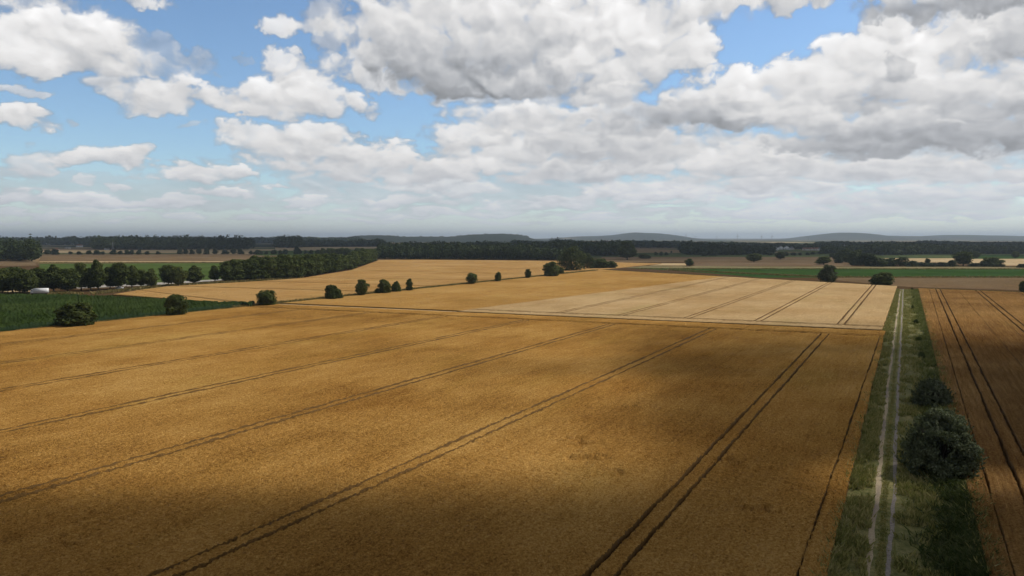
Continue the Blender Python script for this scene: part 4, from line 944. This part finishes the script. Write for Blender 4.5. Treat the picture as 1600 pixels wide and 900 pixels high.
# trees on the crest of the rise
mbv = []; r = np.random.default_rng(77)
crest = [(x_, np.interp(x_, [545, 556, 590, 630, 700, 735, 780, 815, 832], [372, 370.3, 369.3, 370.6, 371, 368.4, 367.2, 368.8, 372])) for x_ in np.concatenate([r.uniform(548, 632, 46), r.uniform(700, 830, 40), r.uniform(640, 700, 8)])]
cC = []; cN = []
for x_, y_ in crest:
    z0 = (HOR - y_) * 1.22 / F * 5200 + CAM_H - 3; hh = r.uniform(6, 13)
    c0 = np.array([(x_ - CX) / F * 5200, 5200 + r.uniform(-60, 60), z0 + hh * .5]); d = r.normal(size=(40, 3)); d /= np.linalg.norm(d, axis=1)[:, None]
    cC.append(c0 + d * np.array([r.uniform(6, 14), 8, hh * .55]) * (r.random((40, 1)) ** .4)); cN.append(d)
V_, I_ = leaves(np.concatenate(cC), np.concatenate(cN), 3.0, r)
tag(link('crest_trees', mesh_np('crest_trees', V_, I_, M_LEAF_WOOD)), 'line of trees along the crest of the rise left of centre', 'woodland', kind='stuff')

# ------------------------------------------------------------------ wind turbines
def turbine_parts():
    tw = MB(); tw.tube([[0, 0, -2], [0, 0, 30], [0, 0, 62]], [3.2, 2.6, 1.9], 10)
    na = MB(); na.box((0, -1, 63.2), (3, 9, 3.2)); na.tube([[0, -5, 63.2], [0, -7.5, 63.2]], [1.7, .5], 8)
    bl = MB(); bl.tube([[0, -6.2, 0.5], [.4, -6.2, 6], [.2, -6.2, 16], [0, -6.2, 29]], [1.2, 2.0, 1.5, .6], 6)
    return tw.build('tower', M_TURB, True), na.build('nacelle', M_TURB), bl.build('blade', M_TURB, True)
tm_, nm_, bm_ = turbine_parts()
turb = [(1071, 365, 8200, .15), (1086, 368.5, 8600, 1.0), (1119, 368, 8000, .55), (1151.5, 365, 7600, .05), (1189, 366.5, 7800, .1), (1205, 366, 7800, .0), (1249, 369, 7400, 1.03), (1262, 368.5, 7600, 1.0)]
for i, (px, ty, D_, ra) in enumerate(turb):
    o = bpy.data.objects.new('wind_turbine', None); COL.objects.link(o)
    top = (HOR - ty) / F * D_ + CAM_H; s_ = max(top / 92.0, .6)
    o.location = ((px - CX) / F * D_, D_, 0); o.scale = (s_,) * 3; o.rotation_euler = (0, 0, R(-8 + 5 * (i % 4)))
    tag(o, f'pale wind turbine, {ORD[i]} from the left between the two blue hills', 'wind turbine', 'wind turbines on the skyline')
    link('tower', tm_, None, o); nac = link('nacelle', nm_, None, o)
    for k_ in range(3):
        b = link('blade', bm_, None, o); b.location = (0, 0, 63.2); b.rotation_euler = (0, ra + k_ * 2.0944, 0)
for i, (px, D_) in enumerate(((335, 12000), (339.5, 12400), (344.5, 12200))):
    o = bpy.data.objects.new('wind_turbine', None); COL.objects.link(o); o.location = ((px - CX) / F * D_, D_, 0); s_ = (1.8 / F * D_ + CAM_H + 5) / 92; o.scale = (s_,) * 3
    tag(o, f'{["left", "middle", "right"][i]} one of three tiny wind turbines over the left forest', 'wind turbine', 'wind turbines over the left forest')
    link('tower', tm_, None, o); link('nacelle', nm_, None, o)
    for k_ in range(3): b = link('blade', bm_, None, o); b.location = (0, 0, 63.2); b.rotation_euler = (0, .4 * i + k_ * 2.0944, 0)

# ------------------------------------------------------------------ distant houses
def house(px, py, wpx, hpx, depth_m, label, roof='red', wallm=None, gable=False, group=None, name='house'):
    p_ = P(px, py); t = p_[1] / F; w, h = wpx * t, hpx * t; wall_h = h * .58
    o = bpy.data.objects.new(name, None); COL.objects.link(o); o.location = (p_[0], p_[1], 0); o.rotation_euler = (0, 0, rng.uniform(-.25, .25)); tag(o, label, 'house' if name == 'house' else 'building', group)
    wl = MB(); wl.box((0, 0, wall_h / 2), (w, depth_m, wall_h))
    rf = MB(); e = .4
    if gable:
        V_ = [[-w / 2 - e, -depth_m / 2 - e, wall_h], [w / 2 + e, -depth_m / 2 - e, wall_h], [w / 2 + e, depth_m / 2 + e, wall_h], [-w / 2 - e, depth_m / 2 + e, wall_h], [0, -depth_m / 2 - e, h], [0, depth_m / 2 + e, h]]
        wl.add([[-w / 2, -depth_m / 2, wall_h], [w / 2, -depth_m / 2, wall_h], [0, -depth_m / 2, h - .3]], t=[[0, 1, 2]])
        rf.add(V_, q=[[0, 4, 5, 3], [1, 2, 5, 4]])
    else:
        V_ = [[-w / 2 - e, -depth_m / 2 - e, wall_h], [w / 2 + e, -depth_m / 2 - e, wall_h], [w / 2 + e, depth_m / 2 + e, wall_h], [-w / 2 - e, depth_m / 2 + e, wall_h], [-w / 2 - e, 0, h], [w / 2 + e, 0, h]]
        rf.add(V_, q=[[0, 1, 5, 4], [2, 3, 4, 5]], t=[[0, 4, 3], [1, 2, 5]])
    link('wall', wl.build('wall', wallm or M_WALL), None, o); link('roof', rf.build('roof', M_ROOF_RED if roof == 'red' else (M_ROOF_GREY if roof == 'grey' else M_WHITE)), None, o)
    nwin = max(2, int(w / 5)); wm = MB()
    wm.box((0, 0, 0), (1.3, .12, 1.5)); wmesh = wm.build('window', M_GLASS)
    for k_ in range(min(nwin, 6)):
        q_ = link('window', wmesh, None, o); q_.location = (-w / 2 + w * (k_ + .5) / min(nwin, 6), -depth_m / 2 - .03, wall_h * .55)
house(79, 382.2, 17, 3.2, 20, 'long white hall far off above the left hedge line', 'white', M_WHITE, name='hall')
house(98.5, 382, 5, 3.6, 10, 'small grey-roofed house right of the white hall', 'grey')
house(117.5, 382.8, 3.4, 4.6, 10, 'narrow white house far off at left', 'grey', M_WHITE, True)
house(124.5, 386.4, 7.5, 4.6, 10, 'white house with a red roof just right of the narrow one', 'red', M_WHITE)
house(88, 391.6, 4, 3.4, 10, 'pale little house in front of the far woods at left', 'red')
house(106, 388.6, 6, 2.8, 9, 'low pale barn between the far houses at left', 'grey')
house(167, 390.6, 5, 4, 9, 'small white cottage before the long forest block', 'grey', M_WHITE)
house(253.5, 389.5, 3, 2.6, 9, 'tiny white house below the middle of the forest', 'red', M_WHITE)
vil = [(1211, 391.5, 7, 6, 'grey', 1), (1219.5, 390.6, 6, 6.5, 'grey', 1), (1229, 390.2, 7, 6, 'grey', 1), (1237, 391, 5, 5, 'grey', 0), (1254, 387, 4, 5, 'grey', 1), (1258, 391.4, 7, 4.6, 'red', 0), (1266, 391.6, 8, 4.8, 'red', 0), (1275, 391.6, 8, 5, 'red', 0), (1284, 392, 8, 5.4, 'grey', 0),
       (1307, 389, 6, 4, 'grey', 0), (1321, 387.8, 5, 4, 'grey', 1), (1331, 387.6, 6, 3.6, 'red', 0), (1342, 387.8, 8, 4, 'grey', 0), (1348, 390, 4, 4.6, 'grey', 1), (1360, 388.6, 11, 4.4, 'red', 0), (1369.5, 390, 3, 6.5, 'grey', 1)]
for i, (a, b, c_, d, rf_, gb) in enumerate(vil):
    house(a, b, c_, d, 10, f'{ORD[i]} house from the left in the white village below the right-hand hills' + (', gable end on' if gb else ', long side on'), rf_, M_WHITE if gb else M_WALL, bool(gb), 'houses of the far village')
for i, a in enumerate((945, 953, 960, 967, 975, 1545, 1553, 1561, 1568)):
    b = 377.3 if a < 1000 else 386.5
    house(a, b + rng.uniform(-.3, .3), rng.uniform(4, 6), rng.uniform(2, 2.6) if a < 1000 else 3.4, 12, (f'{ORD[i]} tiny white house from the left at the foot of the blue hill' if a < 1000 else f'{ORD[i - 5]} pale house from the left in the hamlet at far right'), 'grey', M_WHITE, False, 'tiny houses at the foot of the hills')
# masts
def mast(px, base, top, label):
    p_ = P(px, base); h = (base - top) * p_[1] / F
    o = bpy.data.objects.new('power_pylon', None); COL.objects.link(o); o.location = (p_[0], p_[1], 0); tag(o, label, 'pylon')
    a = MB()
    for sx in (-1, 1):
        for sy in (-1, 1): a.tube([[sx * 2.2, sy * 2.2, -.3], [sx * .9, sy * .9, h * .6], [sx * .25, sy * .25, h]], [.22, .18, .12], 5)
    for k_ in range(7):
        z0, z1 = h * k_ / 8, h * (k_ + 1) / 8; w0, w1 = 2.2 - 1.95 * k_ / 8, 2.2 - 1.95 * (k_ + 1) / 8
        for s_ in (-1, 1):
            a.tube([[-w0, s_ * w0, z0], [w1, s_ * w1, z1]], [.1, .1], 4); a.tube([[s_ * w0, -w0, z0], [s_ * w1, w1, z1]], [.1, .1], 4)
    link('lattice', a.build('lattice', M_STEEL), None, o)
    b = MB(); b.tube([[-6, 0, h * .86], [6, 0, h * .86]], [.2, .2], 5); link('crossarm', b.build('crossarm', M_STEEL), None, o)
mast(176.5, 391, 378, 'thin steel pylon in front of the long forest block at left')
mast(1130, 396, 380, 'thin steel pylon above the dark wood under the turbines')
mast(1319.5, 394, 381.5, 'thin steel pylon in the far wood right of the village')

# ------------------------------------------------------------------ vehicles beside the avenue
def white_truck():
    p_ = P(62, 460.5); o = bpy.data.objects.new('box_truck', None); COL.objects.link(o); o.location = (p_[0], p_[1], 0); o.rotation_euler = (0, 0, R(6))
    tag(o, 'white box truck parked under the roadside trees at left', 'truck')
    a = MB(); a.box((.75, 0, 2.0), (6.1, 2.4, 2.35)); bd = link('cargo_box', a.build('cargo_box', M_WHITE), None, o)
    a = MB(); a.box((-3.1, 0, 1.35), (1.4, 2.2, 1.5)); a.box((-2.95, 0, 2.35), (1.05, 2.1, .55), 0, .86); cb = link('cab', a.build('cab', M_WHITE), None, o)
    a = MB(); a.box((-3.49, 0, 2.2), (.05, 1.8, .55)); link('windscreen', a.build('windscreen', M_GLASS), None, o)
    a = MB(); a.box((-3.0, -1.115, 2.05), (.7, .03, .5)); link('side_window', a.build('side_window', M_GLASS), None, o)
    a = MB(); a.box((.1, 0, .66), (7.2, 1.0, .25)); link('chassis', a.build('chassis', M_TYRE), None, o)
    for x in (-2.9, 2.3):
        for s_ in (-1, 1):
            a = MB(); a.tube([[0, -.15, 0], [0, .15, 0]], [.45, .45], 16); wv = link('wheel', a.build('wheel', M_TYRE), None, o); wv.location = (x, s_ * 1.0, .45)
white_truck()
def car():
    p_ = P(186.5, 452.0); o = bpy.data.objects.new('parked_car', None); COL.objects.link(o); o.location = (p_[0], p_[1], 0); o.rotation_euler = (0, 0, R(10))
    tag(o, 'small white car beneath the avenue trees by the road', 'car')
    a = MB(); a.box((0, 0, .62), (4.0, 1.7, .7)); a.box((-.1, 0, 1.22), (2.4, 1.55, .52), 0, .82); link('body', a.build('body', M_WHITE), None, o)
    a = MB(); a.box((-.1, -.74, 1.2), (1.7, .03, .34)); link('side_window', a.build('side_window', M_GLASS), None, o)
    for x in (-1.25, 1.25):
        for s_ in (-1, 1):
            a = MB(); a.tube([[0, -.1, 0], [0, .1, 0]], [.31, .31], 14); wv = link('wheel', a.build('wheel', M_TYRE), None, o); wv.location = (x, s_ * .78, .31)
car()

# ------------------------------------------------------------------ overhead clouds (they shade the land)
m = bpy.data.materials.new('cloud_vapour'); m.use_nodes = True; n = NT(m.node_tree); n.n.clear()
pv = n.new('ShaderNodeVolumePrincipled'); pv.inputs['Color'].default_value = (.9, .9, .9, 1); pv.inputs['Density'].default_value = .026
out = n.new('ShaderNodeOutputMaterial'); n.l.new(pv.outputs[0], out.inputs['Volume']); M_CLOUD = m
def ico(sub):
    import bmesh
    b = bmesh.new(); bmesh.ops.create_icosphere(b, subdivisions=sub, radius=1); b.verts.ensure_lookup_table()
    V_ = np.array([v.co for v in b.verts]); F_ = np.array([[v.index for v in f.verts] for f in b.faces]); b.free(); return V_, F_
IV, IF = ico(3)
cloudmb = MB()
def cloud_over(gx, gy, alt, ru, rv, th, seed, rot=UA):
    """a lens of cloud whose shadow falls on the ground round (gx, gy); ru, rv: half sizes along and across the track"""
    r = np.random.default_rng(seed); c0 = np.array([gx, gy, 0]) + np.array(SUN) * (alt / SUN.z)
    V_ = IV.copy(); az = np.arctan2(V_[:, 1], V_[:, 0])
    rad = 1 + .22 * np.sin(az * 2 + r.uniform(0, 6)) + .14 * np.sin(az * 3 + r.uniform(0, 6)) + .10 * np.sin(az * 7 + r.uniform(0, 6)) + .06 * np.sin(az * 13 + r.uniform(0, 6))
    U = V_[:, 0] * rad * ru; Vv = V_[:, 1] * rad * rv; Z = np.sign(V_[:, 2]) * np.abs(V_[:, 2]) ** 4 * th / 2
    X = math.sin(rot) * U + math.cos(rot) * Vv; Y = math.cos(rot) * U - math.sin(rot) * Vv
    cloudmb.add(np.stack([X + c0[0], Y + c0[1], Z + c0[2]], 1), t=IF[:, ::-1])
cloud_over(5, 20, 700, 72, 180, 215, 1, 0)
cloud_over(85, 92, 720, 125, 112, 104, 2, 0)
cloud_over(85, 163, 760, 26, 105, 44, 3, 0)
cloud_over(125, 128, 780, 60, 66, 80, 4, 0)
cloud_over(-100, 1950, 2300, 1150, 1500, 240, 5)
cloud_over(1500, 1700, 2300, 1250, 1000, 240, 6)
cloud_over(-1500, 3200, 2400, 1400, 1500, 150, 7)
tag(link('cloud', cloudmb.build('cloud', M_CLOUD, True)), 'grey cloud cover drifting high over the fields', 'cloud', kind='stuff')

# ------------------------------------------------------------------ haze
hm = bpy.data.materials.new('haze_air'); hm.use_nodes = True; n = NT(hm.node_tree); n.n.clear()
pv = n.new('ShaderNodeVolumePrincipled'); pv.inputs['Color'].default_value = (.72, .85, 1.0, 1); pv.inputs['Density'].default_value = 6.8e-5
pv.inputs['Anisotropy'].default_value = .3
out = n.new('ShaderNodeOutputMaterial'); n.l.new(pv.outputs[0], out.inputs['Volume'])
hb = MB(); hb.box((0, 0, 119.0), (2 * g + 400, 2 * g + 400, 240.0))
tag(link('haze', hb.build('haze', hm)), 'thin blue haze over the distant land', 'haze', kind='stuff')
